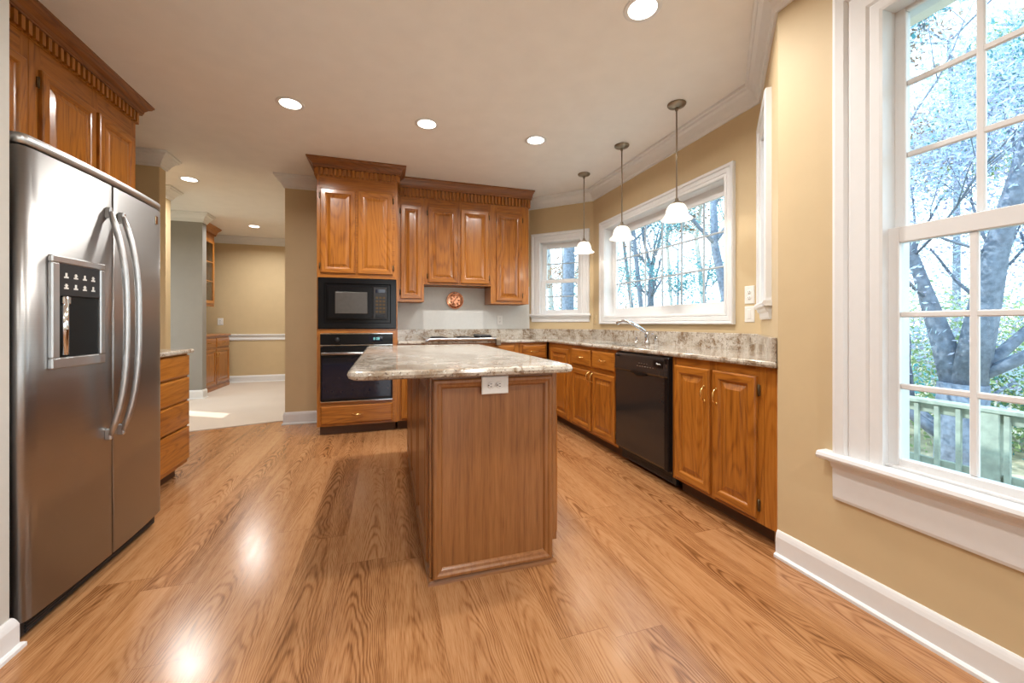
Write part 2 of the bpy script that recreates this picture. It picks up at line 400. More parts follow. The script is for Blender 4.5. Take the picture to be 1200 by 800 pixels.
# ------------------------------------------------------------------ windows
def casing(b, a0, a1, z0, z1, w, bottom=True, th=.022):
    """mitred casing around the opening, profile drawn outward from the opening"""
    prof = [(-.004, 0), (-.004, th*.6), (.006, th*.72), (w*.2, th*.72), (w*.24, th*.5), (w*.30, th*.75), (w*.62, th*.85), (w*.68, th*.62), (w*.74, th*1.15), (w*.92, th*1.3), (w, th*1.05), (w, 0)]
    if bottom:
        path = [(a0, z0), (a0, z1), (a1, z1), (a1, z0)]
        rs = []
        for i, (a, z) in enumerate(path):
            sx = -1 if i < 2 else 1; sz = -1 if i in (0, 3) else 1
            rs.append([(a+sx*o, z+sz*o, c) for o, c in prof])
        rs.append(rs[0]); b.rings(rs, False, False)
    else:
        rs = [[(a0-o, z0, c) for o, c in prof], [(a0-o, z1+o, c) for o, c in prof], [(a1+o, z1+o, c) for o, c in prof], [(a1+o, z0, c) for o, c in prof]]
        b.rings(rs, True, True)
def sash(w, F, a0, a1, z0, z1, c, st, rb, rt, cols, rows, mw=.02, th=.03, gm='trim'):
    b = MB(F)
    b.box(a0, a0+st, z0, z1, c-th, c, c=.003); b.box(a1-st, a1, z0, z1, c-th, c, c=.003)
    b.box(a0+st, a1-st, z0, z0+rb, c-th, c, c=.003); b.box(a0+st, a1-st, z1-rt, z1, c-th, c, c=.003)
    so = b.build('sash', 'trim', w)
    ga0, ga1, gz0, gz1 = a0+st, a1-st, z0+rb, z1-rt; b = MB(F)
    for i in range(1, cols):
        x = ga0+(ga1-ga0)*i/cols; b.box(x-mw/2, x+mw/2, gz0, gz1, c-th*.75, c-.006, c=.004)
    for i in range(1, rows):
        z = gz0+(gz1-gz0)*i/rows; b.box(ga0, ga1, z-mw/2, z+mw/2, c-th*.72, c-.007, c=.004)
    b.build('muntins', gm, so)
    MB(F).box(ga0-.005, ga1+.005, gz0-.005, gz1+.005, c-th*.5-.002, c-th*.5+.002).build('glass_pane', 'glass', so)
def jamb(b, a0, a1, z0, z1, d, t=.012):
    b.box(a0, a0+t, z0, z1, -d, .0); b.box(a1-t, a1, z0, z1, -d, 0); b.box(a0+t, a1-t, z1-t, z1, -d, 0); b.box(a0+t, a1-t, z0, z0+t, -d, 0)
def stool(b, a0, a1, z, out, horn, th=.032):
    rs = []
    pr = [(0, z-th), (out-.012, z-th), (out-.004, z-th+.006), (out, z-th*.5), (out-.004, z-.004), (out-.012, z), (0, z)]
    b.rings([[(a, zz, o) for o, zz in pr] for a in (a0-horn, a1+horn)], True, True)
def apron(b, a0, a1, z, h):
    pr = [(0, z), (0, z-h), (.010, z-h), (.014, z-h+.012), (.016, z-.035), (.026, z-.024), (.030, z-.010), (.045, z-.002), (.045, z)]
    b.rings([[(a, zz, o) for o, zz in pr] for a in (a0, a1)], True, True)
def window(n, p0, p1, W, loc):
    w = thing('window_%d' % n, None, None, loc, kind='structure'); F = frame((p0[0], p0[1], 0), (p1[0]-p0[0], p1[1]-p0[1])); return w, F
# window 1: tall double hung beside the camera
w, F = window(1, PE, (1.8, 0), W1, (1.80, .6, .575)); a0, a1, z0, z1 = W1
b = MB(F); casing(b, a0+.008, a1-.008, z0, z1-.01, .165, False, .026); b.build('casing', 'trim', w)
b = MB(F); jamb(b, a0, a1, z0, z1, .14); b.build('jamb', 'trim', w)
b = MB(F); stool(b, a0-.165, a1+.165, z0+.004, .062, .036); b.box(a0, a1, z0-.028, z0+.004, -.06, .002); b.build('stool', 'trim', w)
b = MB(F); apron(b, a0-.165, a1+.165, z0-.028, .165); b.build('apron', 'trim', w)
sash(w, F, a0+.004, a1-.004, z0+.006, 1.475, -.018, .040, .035, .060, 4, 3, .022)
sash(w, F, a0+.004, a1-.004, 1.42, z1-.006, -.055, .040, .060, .02, 4, 3, .022)
# window 2: wide picture window over the sink
w, F = window(2, PC, PD, W2, (2.42, 3.2, 1.19)); a0, a1, z0, z1 = W2
b = MB(F); casing(b, a0+.004, a1-.004, z0+.004, z1-.004, .085, True, .026); b.build('casing', 'trim', w)
b = MB(F); jamb(b, a0, a1, z0, z1, .14); b.build('jamb', 'trim', w)
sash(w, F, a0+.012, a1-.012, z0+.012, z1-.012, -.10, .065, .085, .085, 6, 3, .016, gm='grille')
# window 3: small double hung on the far bay wall
w, F = window(3, PB, PC, W3, (2.11, 4.65, 1.235)); a0, a1, z0, z1 = W3
b = MB(F); casing(b, a0+.004, a1-.004, z0, z1-.004, .115, False, .026); b.build('casing', 'trim', w)
b = MB(F); jamb(b, a0, a1, z0, z1, .14); b.build('jamb', 'trim', w)
b = MB(F); stool(b, a0-.115, a1+.115, z0+.004, .045, .012); b.build('stool', 'trim', w)
b = MB(F); apron(b, a0-.11, a1+.11, z0-.028, .072); b.build('apron', 'trim', w)
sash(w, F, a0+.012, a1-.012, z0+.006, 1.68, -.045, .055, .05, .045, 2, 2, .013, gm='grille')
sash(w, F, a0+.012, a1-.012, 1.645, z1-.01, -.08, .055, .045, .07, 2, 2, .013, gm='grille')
# window 4: small double hung on the near bay wall, seen edge on
w, F = window(4, PD, PE, W4, (2.11, 1.75, 1.24)); a0, a1, z0, z1 = W4
b = MB(F); casing(b, a0+.004, a1-.004, z0, z1-.004, .115, False, .026); b.build('casing', 'trim', w)
b = MB(F); jamb(b, a0, a1, z0, z1, .14); b.build('jamb', 'trim', w)
b = MB(F); stool(b, a0-.115, a1+.115, z0+.004, .045, .012); b.build('stool', 'trim', w)
b = MB(F); apron(b, a0-.11, a1+.11, z0-.028, .072); b.build('apron', 'trim', w)
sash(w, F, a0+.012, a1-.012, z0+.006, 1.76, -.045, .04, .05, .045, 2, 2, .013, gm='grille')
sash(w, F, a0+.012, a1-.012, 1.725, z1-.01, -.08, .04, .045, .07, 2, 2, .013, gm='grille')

# ------------------------------------------------------------------ cabinet helpers
def pull(F, a, b_, c, parent, vertical=True, ln=.085, mat='brass'):
    q = MB(F); h = ln/2; pts = []
    for t in (-1, -.97, -.85, -.5, 0, .5, .85, .97, 1):
        o = .027*(1-abs(t)**4)+.001
        pts.append((a, b_+t*h, c+o) if vertical else (a+t*h, b_, c+o))
    q.tube(pts, .0042, 8)
    for t in (-1, 1):
        at = (a, b_+t*h, c) if vertical else (a+t*h, b_, c)
        q.lathe([(.008, -.001), (.008, .003), (.005, .005)], 10, at, 'z')
    q.build('handle', mat, parent, label='polished brass pull')
def door(F, a0, a1, b0, b1, parent, hx='x', handle=None, hinge=None, c=.0, wood='oak', fw=.058, th=.021, name='door'):
    q = MB(F); q.panel(a0, a1, b0, b1, [(0, c), (0, c+th-.006), (.003, c+th-.002), (.007, c+th), (fw-.016, c+th), (fw-.010, c+th-.003), (fw-.004, c+th-.010), (fw+.004, c+th-.012), (fw+.030, c+th-.004), (fw+.034, c+th-.002)], 0, 1, 6)
    d = q.build(name, [wood+'_z', wood+'_'+hx], parent)
    if handle: pull(F, handle[0], handle[1], c+th, d, handle[2] if len(handle) > 2 else True)
    if hinge is not None:
        for zz in (b0+.07, b1-.07):
            h = MB(F); h.box(hinge-.007, hinge+.007, zz-.028, zz+.028, c, c+.008, c=.002); h.lathe([(.0035, -.03), (.0035, .03)], 8, (hinge, 0, 0), 'y') if False else None
            h.tube([(hinge, zz-.03, c+.008), (hinge, zz+.03, c+.008)], .004, 8)
            h.build('hinge', 'hinge', d, label='dark exposed hinge')
    return d
def drawer(F, a0, a1, b0, b1, parent, hx='x', handle=True, c=0., wood='oak', th=.021):
    q = MB(F); q.panel(a0, a1, b0, b1, [(0, c), (0, c+th-.008), (.004, c+th-.003), (.012, c+th)], 0)
    d = q.build('drawer', [wood+'_'+hx], parent)
    if handle: pull(F, (a0+a1)/2, (b0+b1)/2, c+th, d, False)
    return d
def face_frame(q, a0, a1, b0, b1, opens, d=.02):
    """cut-out frame from a grid, like wall(); m0 vertical grain, m1 horizontal"""
    xs = sorted({a0, a1} | {o[0] for o in opens} | {o[1] for o in opens}); zs = sorted({b0, b1} | {o[2] for o in opens} | {o[3] for o in opens})
    for i in range(len(xs)-1):
        for j in range(len(zs)-1):
            cx = (xs[i]+xs[i+1])/2; cz = (zs[j]+zs[j+1])/2
            if any(o[0] < cx < o[1] and o[2] < cz < o[3] for o in opens): continue
            horiz = any(o[0] < cx < o[1] for o in opens); q.box(xs[i], xs[i+1], zs[j], zs[j+1], -d, 0, 1 if horiz else 0)
def wood_crown(name, path, mats, label, z0=2.60, dent0=2.535, proj=.085, dent_path=None, parent=None):
    """oak cornice up to the ceiling with a dentil band below it"""
    z = CZ-.001; H = z-z0
    pr = [(0, z0), (.030, z0), (.030, z0+H*.12), (.034, z0+H*.16), (.037, z0+H*.35), (.030+(proj-.03)*.45, z0+H*.58), (proj-.010, z0+H*.72), (proj-.008, z0+H*.80), (proj, z0+H*.86), (proj, z), (0, z)]
    t = parent or thing(name, label, 'molding', (path[0][0], path[0][1], dent0))
    MB().sweep(path, pr).build('cornice', mats, t)
    q = MB(); q.sweep(path, [(0, dent0), (.004, dent0), (.004, z0), (0, z0)])
    pitch = .042
    for i in range(len(path)-1):
        p = Vector(path[i]); e = Vector(path[i+1]); d = (e-p); L = d.length; d.normalize(); nrm = Vector((d.y, -d.x)); n = int(L/pitch)
        for k in range(n+1):
            s0 = (L-n*pitch)/2+k*pitch-.011; s0 = max(s0, -.020); s1 = s0+.022
            c = [p+d*s+nrm*o for s, o in ((s0, .004), (s1, .004), (s1, .026), (s0, .026))]
            q.rings([[(v.x, v.y, dent0+.006) for v in c], [(v.x, v.y, z0-.002) for v in c]])
    q.build('dentil_strip', 'oak_z', t)
    return t

CT, CB = .928, .897     # counter top and underside
# ------------------------------------------------------------------ oven tower
FB = frame((0, 4.33, 0), (1, 0))
T = thing('oven_cabinet', 'tall oak cabinet tower housing the black microwave and wall oven', 'cabinet', (-.265, 4.33, 0))
q = MB(FB); A0, A1 = -.648, .118
face_frame(q, A0, A1, .09, CZ-.145, [(-.622, .090, 1.06, 1.575), (-.60, .055, .325, 1.015), (-.60, .055, .125, .285), (-.60, -.30, 1.64, 2.44), (-.262, .055, 1.64, 2.44)])
q.box(A0, A0+.02, .09, CZ-.145, -.615, -.02); q.box(A1-.02, A1, .09, CZ-.145, -.615, -.02)
for zz in (.09, .285, 1.02, 1.58, 2.50): q.box(A0+.02, A1-.02, zz, zz+.018, -.615, -.02, 1)
q.box(A0+.02, A1-.02, .09, CZ-.145, -.615, -.605)
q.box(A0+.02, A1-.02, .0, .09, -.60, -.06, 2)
q.build('body', ['oak_z', 'oak_x', 'toe'], T)
door(FB, -.615, -.292, 1.618, 2.455, T, hinge=-.622)
door(FB, -.270, .067, 1.618, 2.455, T, hinge=.074)
drawer(FB, -.612, .068, .112, .295, T)
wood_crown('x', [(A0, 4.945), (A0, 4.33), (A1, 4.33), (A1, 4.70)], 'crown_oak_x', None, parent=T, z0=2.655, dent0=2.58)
# microwave
t = thing('microwave', 'black built-in microwave in the cabinet tower above the wall oven', 'microwave', (-.265, 4.33, 1.06))
q = MB(FB); q.panel(-.638, .106, 1.062, 1.573, [(0, .0), (0, .012), (.006, .018), (.055, .018), (.062, .008)], 0)
q.box(-.618, .086, 1.084, 1.55, -.38, 0); q.build('trim_kit', 'black', t)
q = MB(FB); q.box(-.560, .022, 1.150, 1.500, .008, .026, c=.006); o = q.build('front', 'black', t)
q = MB(FB); q.box(-.548, -.130, 1.165, 1.485, .026, .036, c=.006); d = q.build('door', 'black', t)
MB(FB).panel(-.478, -.178, 1.215, 1.432, [(0, .034), (0, .037), (.004, .0385)]).build('door_window', 'grey_window', d)
q = MB(FB); q.box(-.118, .012, 1.165, 1.485, .026, .033, c=.004); p = q.build('control_panel', 'black_matte', t)
MB(FB).box(-.098, -.005, 1.43, 1.465, .033, .035).build('display', 'dark_glass', p)
q = MB(FB)
for i in range(3):
    for j in range(5): q.box(-.098+i*.034, -.074+i*.034, 1.225+j*.036, 1.245+j*.036, .033, .0355, c=.002)
q.build('buttons', 'hinge', p)
MB(FB).box(-.098, -.008, 1.176, 1.205, .033, .038, c=.003).build('open_button', 'black', p)
# wall oven
t = thing('wall_oven', 'black wall oven with towel-bar handle under the microwave', 'oven', (-.265, 4.33, .325))
q = MB(FB); q.box(-.598, .052, .328, 1.012, -.55, 0); q.build('housing', 'black_matte', t)
q = MB(FB); q.box(-.615, .070, .905, 1.008, 0, .022, c=.004); p = q.build('control_panel', 'black', t)
q = MB(FB); q.box(-.617, .072, 1.008, 1.020, 0, .026, c=.003); q.box(-.617, .072, .892, .902, 0, .026, c=.003); q.build('trim_strip', 'chrome', p)
q = MB(FB); q.lathe([(.022, .022), (.021, .030), (.016, .040), (.014, .042)], 20, (-.46, .955, 0), 'z'); q.box(-.463, -.457, .94, .975, .042, .046); q.build('knob', 'black_matte', p)
MB(FB).box(-.165, -.03, .935, .985, .022, .0235).build('display', 'dark_glass', p)
q = MB(FB)
def seg7(q, a, z, w, h, segs, c0, c1, t=.003):
    S7 = {'a': (0, w, h-t, h), 'g': (0, w, h/2-t/2, h/2+t/2), 'd': (0, w, 0, t), 'f': (0, t, h/2, h), 'b': (w-t, w, h/2, h), 'e': (0, t, 0, h/2), 'c': (w-t, w, 0, h/2)}
    for k in segs: s = S7[k]; q.box(a+s[0], a+s[1], z+s[2], z+s[3], c0, c1)
seg7(q, -.118, .949, .013, .024, 'abcdefg', .0235, .0245); seg7(q, -.092, .949, .013, .024, 'abcdef', .0235, .0245); seg7(q, -.074, .949, .013, .024, 'abcdefg', .0235, .0245)
q.build('clock_digits', 'clock', p)
q = MB(FB); q.box(-.613, .068, .345, .885, 0, .030, c=.006); d = q.build('door', 'black', t)
MB(FB).panel(-.600, .055, .365, .775, [(0, .029), (0, .031), (.006, .033)]).build('door_window', 'dark_glass', d)
q = MB(FB); q.tube([(-.60, .818, .062), (.055, .818, .062)], .013, 12)
for a in (-.575, .03): q.box(a-.010, a+.010, .806, .830, .028, .062, c=.004)
q.build('handle', 'steel_light', d, label='brushed steel bar handle')
MB(FB).box(-.613, .068, .330, .343, 0, .028, c=.003).build('bottom_trim', 'chrome', t)

# ------------------------------------------------------------------ upper cabinets on the back wall
FU = frame((0, 4.62, 0), (1, 0))
def upper(F, a0, a1, b0, b1, doors, label, hx='x', depth=.325, loc=None):
    t = thing('wall_cabinet', label, 'cabinet', loc)
    q = MB(F); face_frame(q, a0, a1, b0, b1, [(d[0]+.015, d[1]-.015, d[2]+.015, d[3]-.015) for d in doors])
    q.box(a0, a0+.018, b0, b1, -depth, -.02); q.box(a1-.018, a1, b0, b1, -depth, -.02); q.box(a0+.018, a1-.018, b0+.01, b0+.028, -depth, -.02, 1)
    q.box(a0+.018, a1-.018, b1-.018, b1, -depth, -.02, 1); q.box(a0+.018, a1-.018, b0, b1, -depth, -depth+.008)
    q.build('body', ['oak_z', 'oak_'+hx], t)
    for d in doors: door(F, *d[:4], t, hx, hinge=d[4], handle=d[5] if len(d) > 5 else None)
    return t
UT = CZ-.145
upper(FU, .120, .415, 1.362, UT, [(.160, .388, 1.395, 2.445, .153)], 'narrow tall oak wall cabinet next to the oven tower', loc=(.267, 4.62, 1.362))
upper(FU, .416, 1.198, 1.562, UT, [(.460, .800, 1.585, 2.445, .453), (.835, 1.172, 1.585, 2.445, 1.179)], 'short two-door oak wall cabinet above the cooktop', loc=(.807, 4.62, 1.562))
upper(FU, 1.199, 1.680, 1.352, UT, [(1.262, 1.592, 1.385, 2.445, 1.600)], 'oak wall cabinet at the end beside the small window', loc=(1.44, 4.62, 1.352))
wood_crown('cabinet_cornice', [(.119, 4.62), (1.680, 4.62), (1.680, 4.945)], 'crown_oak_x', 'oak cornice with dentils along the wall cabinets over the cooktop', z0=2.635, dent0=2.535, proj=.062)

# ------------------------------------------------------------------ upper cabinets over the refrigerator
FL = frame((-1.75, 0, 0), (0, 1))
upper(FL, 1.815, 2.70, 1.83, UT, [(1.85, 2.245, 1.86, 2.455, None), (2.27, 2.665, 1.86, 2.455, None)], 'oak wall cabinet mounted directly above the steel refrigerator', 'y', .30, loc=(-1.75, 2.26, 1.83))
upper(FL, 2.702, 3.62, 1.38, UT, [(2.762, 3.170, 1.41, 2.455, 2.754), (3.205, 3.580, 1.41, 2.455, None)], 'oak wall cabinet past the refrigerator over the drawer base', 'y', .30, loc=(-1.75, 3.16, 1.38))
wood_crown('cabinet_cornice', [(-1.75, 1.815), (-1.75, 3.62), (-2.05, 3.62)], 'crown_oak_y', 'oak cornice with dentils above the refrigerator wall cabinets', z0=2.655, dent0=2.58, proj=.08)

# ------------------------------------------------------------------ base cabinets
def base_body(q, F, a0, a1, opens, depth=.58, left_side=True):
    face_frame(q, a0, a1, .095, CB-.002, opens); q.box(a0, a0+.018, .095, CB-.002, -depth, -.02); q.box(a1-.018, a1, .095, CB-.002, -depth, -.02)
    q.box(a0+.018, a1-.018, .095, .113, -depth, -.02, 1); q.box(a0+.018, a1-.018, .095, CB-.2, -depth, -depth+.008)
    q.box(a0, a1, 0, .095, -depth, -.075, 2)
def base_cab(F, a0, a1, fronts, label, hx, loc, depth=.58, extra=None):
    t = thing('base_cabinet', label, 'cabinet', loc); q = MB(F)
    base_body(q, F, a0, a1, [(f[1]+.014, f[2]-.014, f[3]+.014, f[4]-.014) for f in fronts], depth)
    q.build('body', ['oak_z', 'oak_'+hx, 'toe'], t)
    for f in fronts:
        if f[0] == 'door': door(F, *f[1:5], t, hx, handle=f[5], hinge=f[6])
        else: drawer(F, *f[1:5], t, hx, handle=f[5])
    return t
FR = frame((1.82, 0, 0), (0, -1))     # right run: a = -Y
t = thing('base_cabinet', 'two-door oak base cabinet between the dishwasher and the tan wall', 'cabinet', (1.82, 1.866, 0))
q = MB(FR); ends = [(-2.165, -1.872, .118, .845, (-1.905, .70), None), (-1.846, -1.565, .118, .845, (-1.815, .70), -1.556)]
face_frame(q, -2.200, -1.532, .095, CB-.002, [(f[0]+.014, f[1]-.014, f[2]+.014, f[3]-.014) for f in ends])
b = MB(); slab_poly(b, [(1.841, 1.533), (1.875, 1.533), (2.34, 2.0), (2.34, 2.199), (1.841, 2.199)], .095, .113)
slab_poly(b, [(1.841, 2.181), (2.34, 2.181), (2.34, 2.199), (1.841, 2.199)], .113, CB-.002); slab_poly(b, [(1.895, 1.534), (1.905, 1.545), (1.905, 2.199), (1.895, 2.199)], 0, .095, 2)
slab_poly(b, [(1.85, 1.535), (1.875, 1.535), (2.34, 2.0), (2.34, 2.18), (2.33, 2.18), (2.33, 2.0)], .113, CB-.2)
b.v = [FR.inverted() @ v for v in b.v]; q.add(b.v, b.f, b.m); q.build('body', ['oak_z', 'oak_y', 'toe'], t)
for f in ends: door(FR, *f[:4], t, 'y', handle=f[4], hinge=f[5])
t = thing('filler_panel', 'plain oak filler panel closing the counter run against the tan wall', 'panel', (1.82, 1.49, 0))
q = MB(FR); q.box(-1.530, -1.447, .095, CB-.002, -.02, 0); q.build('face', ['oak_z'], t)
MB(FR).box(-1.530, -1.52, 0, .095, -.09, -.075).box(-1.52, -1.447, 0, .095, -.09, -.075).build('toe_board', ['toe'], t)
base_cab(FR, -3.715, -2.852, [('drawer', -3.68, -3.290, .712, .868, True), ('drawer', -3.262, -2.885, .712, .868, True), ('door', -3.68, -3.290, .118, .672, (-3.315, .62), -3.688), ('door', -3.262, -2.885, .118, .672, (-3.238, .62), -2.876)], 'oak sink base cabinet with two drawer fronts under the sink', 'y', (1.82, 3.28, 0))
base_cab(FR, -4.308, -3.717, [('door', -4.235, -3.765, .118, .845, None, None)], 'oak corner base cabinet with one full-height door', 'y', (1.82, 4.0, 0))
# back run, a = +X at Y = 4.33
base_cab(FB, 1.455, 1.798, [('drawer', 1.500, 1.785, .712, .868, True), ('door', 1.500, 1.785, .118, .672, None, None)], 'narrow oak drawer base in the corner of the back run', 'x', (1.63, 4.33, 0))
base_cab(FB, .420, 1.453, [('drawer', .46, .90, .712, .868, False), ('drawer', .95, 1.395, .712, .868, False), ('door', .46, .90, .118, .672, None, None), ('door', .95, 1.395, .118, .672, None, None)], 'oak cooktop base cabinet behind the island', 'x', (.94, 4.33, 0))
base_cab(FB, .120, .418, [('drawer', .155, .39, .712, .868, True), ('door', .155, .39, .118, .672, None, None)], 'narrow oak base cabinet between the oven tower and the cooktop', 'x', (.27, 4.33, 0))
# drawer base past the refrigerator
FD = frame((-1.40, 0, 0), (0, 1))
base_cab(FD, 2.745, 3.535, [('drawer', 2.775, 3.525, .735, .885, False), ('drawer', 2.775, 3.525, .560, .722, False), ('drawer', 2.775, 3.525, .375, .547, False), ('drawer', 2.775, 3.525, .125, .362, False)], 'four-drawer oak base cabinet beside the refrigerator', 'y', (-1.40, 3.14, 0), .62)

# ------------------------------------------------------------------ counters
def inset(pts, d):
    n = len(pts); out = []
    for i in range(n):
        p0, p, p1 = (Vector(pts[i-1]), Vector(pts[i]), Vector(pts[(i+1) % n])); d0 = (p-p0).normalized(); d1 = (p1-p).normalized()
        n0 = Vector((-d0.y, d0.x)); n1 = Vector((-d1.y, d1.x)); m = n0+n1; m = m/(m.length_squared/2); out.append((p.x+m.x*d, p.y+m.y*d))
    return out
def slab(q, pts, z0, z1, r=.010, hole=None):
    """counter-clockwise outline with rounded edge and optional hole"""
    rs = []
    for i in range(5):
        a = math.pi*i/4; rs.append((r*(1-math.sin(a)), z0+(z1-z0)*(1-math.cos(a))/2))
    loops = [[(x, y, z) for x, y in inset(pts, o)] for o, z in rs]
    q.rings(loops, hole is None, hole is None)
    if hole:
        for zi in (0, -1):
            o = [Vector(p) for p in loops[zi]]; h = [Vector((x, y, o[0].z)) for x, y in hole]
            tri = tessellate_polygon([o, h]); q.add([tuple(p) for p in o+h], [tuple(t) for t in tri])
        q.rings([[(x, y, z0) for x, y in hole], [(x, y, z1) for x, y in hole]], False, False)
def rounded(pts, rad, n=5):
    out = []; N = len(pts)
    for i, p in enumerate(pts):
        r = rad[i] if isinstance(rad, (list, tuple)) else rad
        if r <= 0: out.append(p); continue
        a = Vector(pts[i-1]); c = Vector(p); e = Vector(pts[(i+1) % N]); d0 = (a-c).normalized(); d1 = (e-c).normalized()
        p0 = c+d0*r; p1 = c+d1*r
        for k in range(n+1):
            t = k/n; out.append(tuple(p0*(1-t)**2+c*2*t*(1-t)+p1*t**2))
    return out
t = thing('countertop', 'speckled granite countertop wrapping the bay from the oven tower to the tan wall', 'countertop', (1.9, 3.2, CB))
e = .003
outline = [(.122, 4.295), (1.79, 4.295), (1.79, 1.446), (1.80+e, 1.44+2.4*e), (2.42-e, 2.06), (2.42-e, 4.34-e), (1.81-e, 4.95-e), (.122, 4.95-e)]
sink_hole = rounded([(1.91, 2.85), (1.91, 3.55), (2.29, 3.55), (2.29, 2.85)], .05, 4)
q = MB(); slab(q, outline, CB, CT, .009, sink_hole); q.build('slab', 'granite', t)
BS = 1.045
q = MB(); q.sweep([(.124, 4.947), (1.81, 4.947), (2.417, 4.34), (2.417, 2.06), (1.815, 1.46)], [(0, CT), (.020, CT), (.020, BS-.003), (.017, BS), (0, BS)]); q.build('backsplash', 'granite', t)
t = thing('countertop', 'short granite counter piece on the drawer base beside the refrigerator', 'countertop', (-1.7, 3.15, CB))
q = MB(); slab(q, [(-2.057, 2.74), (-1.365, 2.74), (-1.365, 3.56), (-2.057, 3.56)], CB, CT, .009); q.build('slab', 'granite', t)
q = MB(); q.box(-2.057, -2.037, 2.74, 3.56, CT, BS, c=.002); q.build('backsplash', 'granite', t)
# sink
t = thing('sink', 'stainless undermount sink under the wide window', 'sink', (2.1, 3.2, .70))
ins = [(0, CB-.002), (0, CB-.02), (.012, .74), (.045, .712)]
q = MB(); inner = list(reversed(rounded([(1.91, 2.85), (1.91, 3.55), (2.29, 3.55), (2.29, 2.85)], .05, 4)))
lo = [[(x, y, z) for x, y in inset(inner, o)] for o, z in ins]; lo.insert(0, [(x, y, CB-.002) for x, y in inset(inner, -.03)])
q.rings(lo, False, True); q.build('basin', 'steel_light', t)
MB().lathe([(.045, .7125), (.045, .716), (.03, .717), (.028, .714)], 20, (2.1, 3.2, 0)).build('drain', 'chrome', t)
# faucet
t = thing('faucet', 'chrome arched kitchen faucet behind the sink', 'faucet', (2.33, 3.17, CT))
q = MB(); q.lathe([(.030, CT), (.030, CT+.012), (.022, CT+.02), (.020, CT+.075), (.023, CT+.08), (.023, CT+.10), (.015, CT+.108)], 18, (2.33, 3.17, 0)); q.build('base', 'chrome', t)
q = MB(); pts = []
for k in range(13):
    s = k/12; pts.append((2.33-.21*s, 3.17+.18*s, CT+.10+.115*math.sin(min(1, s*1.15)*math.pi*.5)-.03*max(0, s-.8)/.2))
q.tube(pts, [.016]*9+[.0155, .016, .018, .017], 12); q.build('spout', 'chrome', t)
q = MB(); q.lathe([(.016, CT), (.016, CT+.05), (.018, CT+.055), (.012, CT+.075)], 14, (2.35, 3.06, 0)); q.tube([(2.35, 3.06, CT+.065), (2.32, 3.04, CT+.085), (2.27, 3.02, CT+.095)], [.008, .007, .006], 8); q.build('lever', 'chrome', t)
q = MB(); q.lathe([(.018, CT), (.018, CT+.01), (.011, CT+.015), (.011, CT+.045), (.014, CT+.05), (.012, CT+.06)], 14, (2.33, 3.33, 0)); q.build('sprayer', 'chrome', t)
# cooktop
t = thing('cooktop', 'low steel-framed cooktop set in the back counter behind the island', 'cooktop', (.80, 4.6, CT))
q = MB(); q.panel(.42, 1.20, 4.27, 4.86, [(0, 0)], 0) if False else None
q.box(.425, 1.195, 4.285, 4.86, CT, CT+.022, c=.006); q.build('frame', 'steel_light', t)
MB().box(.47, 1.17, 4.36, 4.84, CT+.022, CT+.026, c=.002).build('glass_top', 'dark_glass', t)
q = MB(); q.tube([(.405, 4.262, CT-.045), (.412, 4.250, CT-.005), (.435, 4.250, CT+.018), (.50, 4.262, CT+.020), (1.12, 4.262, CT+.020), (1.17, 4.255, CT+.020)], .014, 8); q.box(.395, .425, 4.25, 4.31, CT, CT+.028, c=.005)
q.build('front_rail', 'steel_light', t)
q = MB(); q.rings([[(a, 4.235, CT-.05), (a, 4.235, CT+.005), (a, 4.26, CT+.035), (a, 4.40, CT+.035), (a, 4.40, CT+.0005), (a, 4.285, CT+.0005), (a, 4.285, CT-.05)] for a in (1.165, 1.215)]); q.build('corner_bracket', 'nickel', t)
q = MB(); q.box(1.02, 1.15, 4.37, 4.80, CT+.026, CT+.058, c=.014); q.build('vent_grille', 'black_matte', t)
for a, y in ((.58, 4.46), (.58, 4.72), (.88, 4.46), (.88, 4.72)):
    q = MB(); q.lathe([(.085, CT+.026), (.085, CT+.031), (.06, CT+.036), (.03, CT+.036)], 20, (a, y, 0)); q.build('burner', 'black_matte', t)

# dishwasher
t = thing('dishwasher', 'black dishwasher under the counter between oak cabinets', 'dishwasher', (1.82, 2.526, 0)); D0, D1 = -2.848, -2.204
q = MB(FR); q.box(D0+.005, D1-.005, .10, CB-.004, -.56, -.002); q.build('tub', 'black_matte', t)
q = MB(FR); q.rings([[(D0+.004, z, 0), (D1-.004, z, 0), (D1-.004, z, c), (D0+.004, z, c)] for z, c in ((.125, .018), (.14, .026), (.735, .030), (.745, .024))]); d = q.build('door', 'dw_panel', t)
q = MB(FR); q.box(D1-.045, D1-.003, .125, .885, .0, .034, c=.006); q.build('edge_strip', 'black', d)
q = MB(FR); q.rings([[(D0+.004, z, 0), (D1-.004, z, 0), (D1-.004, z, c), (D0+.004, z, c)] for z, c in ((.747, .030), (.76, .040), (.87, .032), (.888, .016))]); p = q.build('control_panel', 'dw_panel', t)
q = MB(FR); mid = (D0+D1)/2
pts = [(mid-.10+.2*k/12, .752-.020*math.sin(math.pi*k/12), .036) for k in range(13)]
q.rings([[(x, z, .020), (x, .768, .020), (x, .768, .0405), (x, z, .036)] for x, z, c in pts]); q.build('handle_recess', 'slot', p)
q = MB(FR)
for k in range(7): q.box(mid-.02+k*.030, mid-.004+k*.030, .800, .806, .0365, .0385)
for k in range(4): q.box(mid+.0+k*.030, mid+.012+k*.030, .822, .826, .035, .037)
q.build('button_marks', 'steel_light', p)
q = MB(FR); q.box(D1-.155, D1-.048, .808, .862, .033, .0375, c=.002); q.build('badge', 'black', p)
q = MB(FR); q.tube([(D1-.12, .835, .038), (D1-.112, .842, .0385), (D1-.10, .832, .0385), (D1-.09, .838, .0385), (D1-.075, .834, .0385)], .003, 6); q.build('badge_script', 'white_plastic', p)
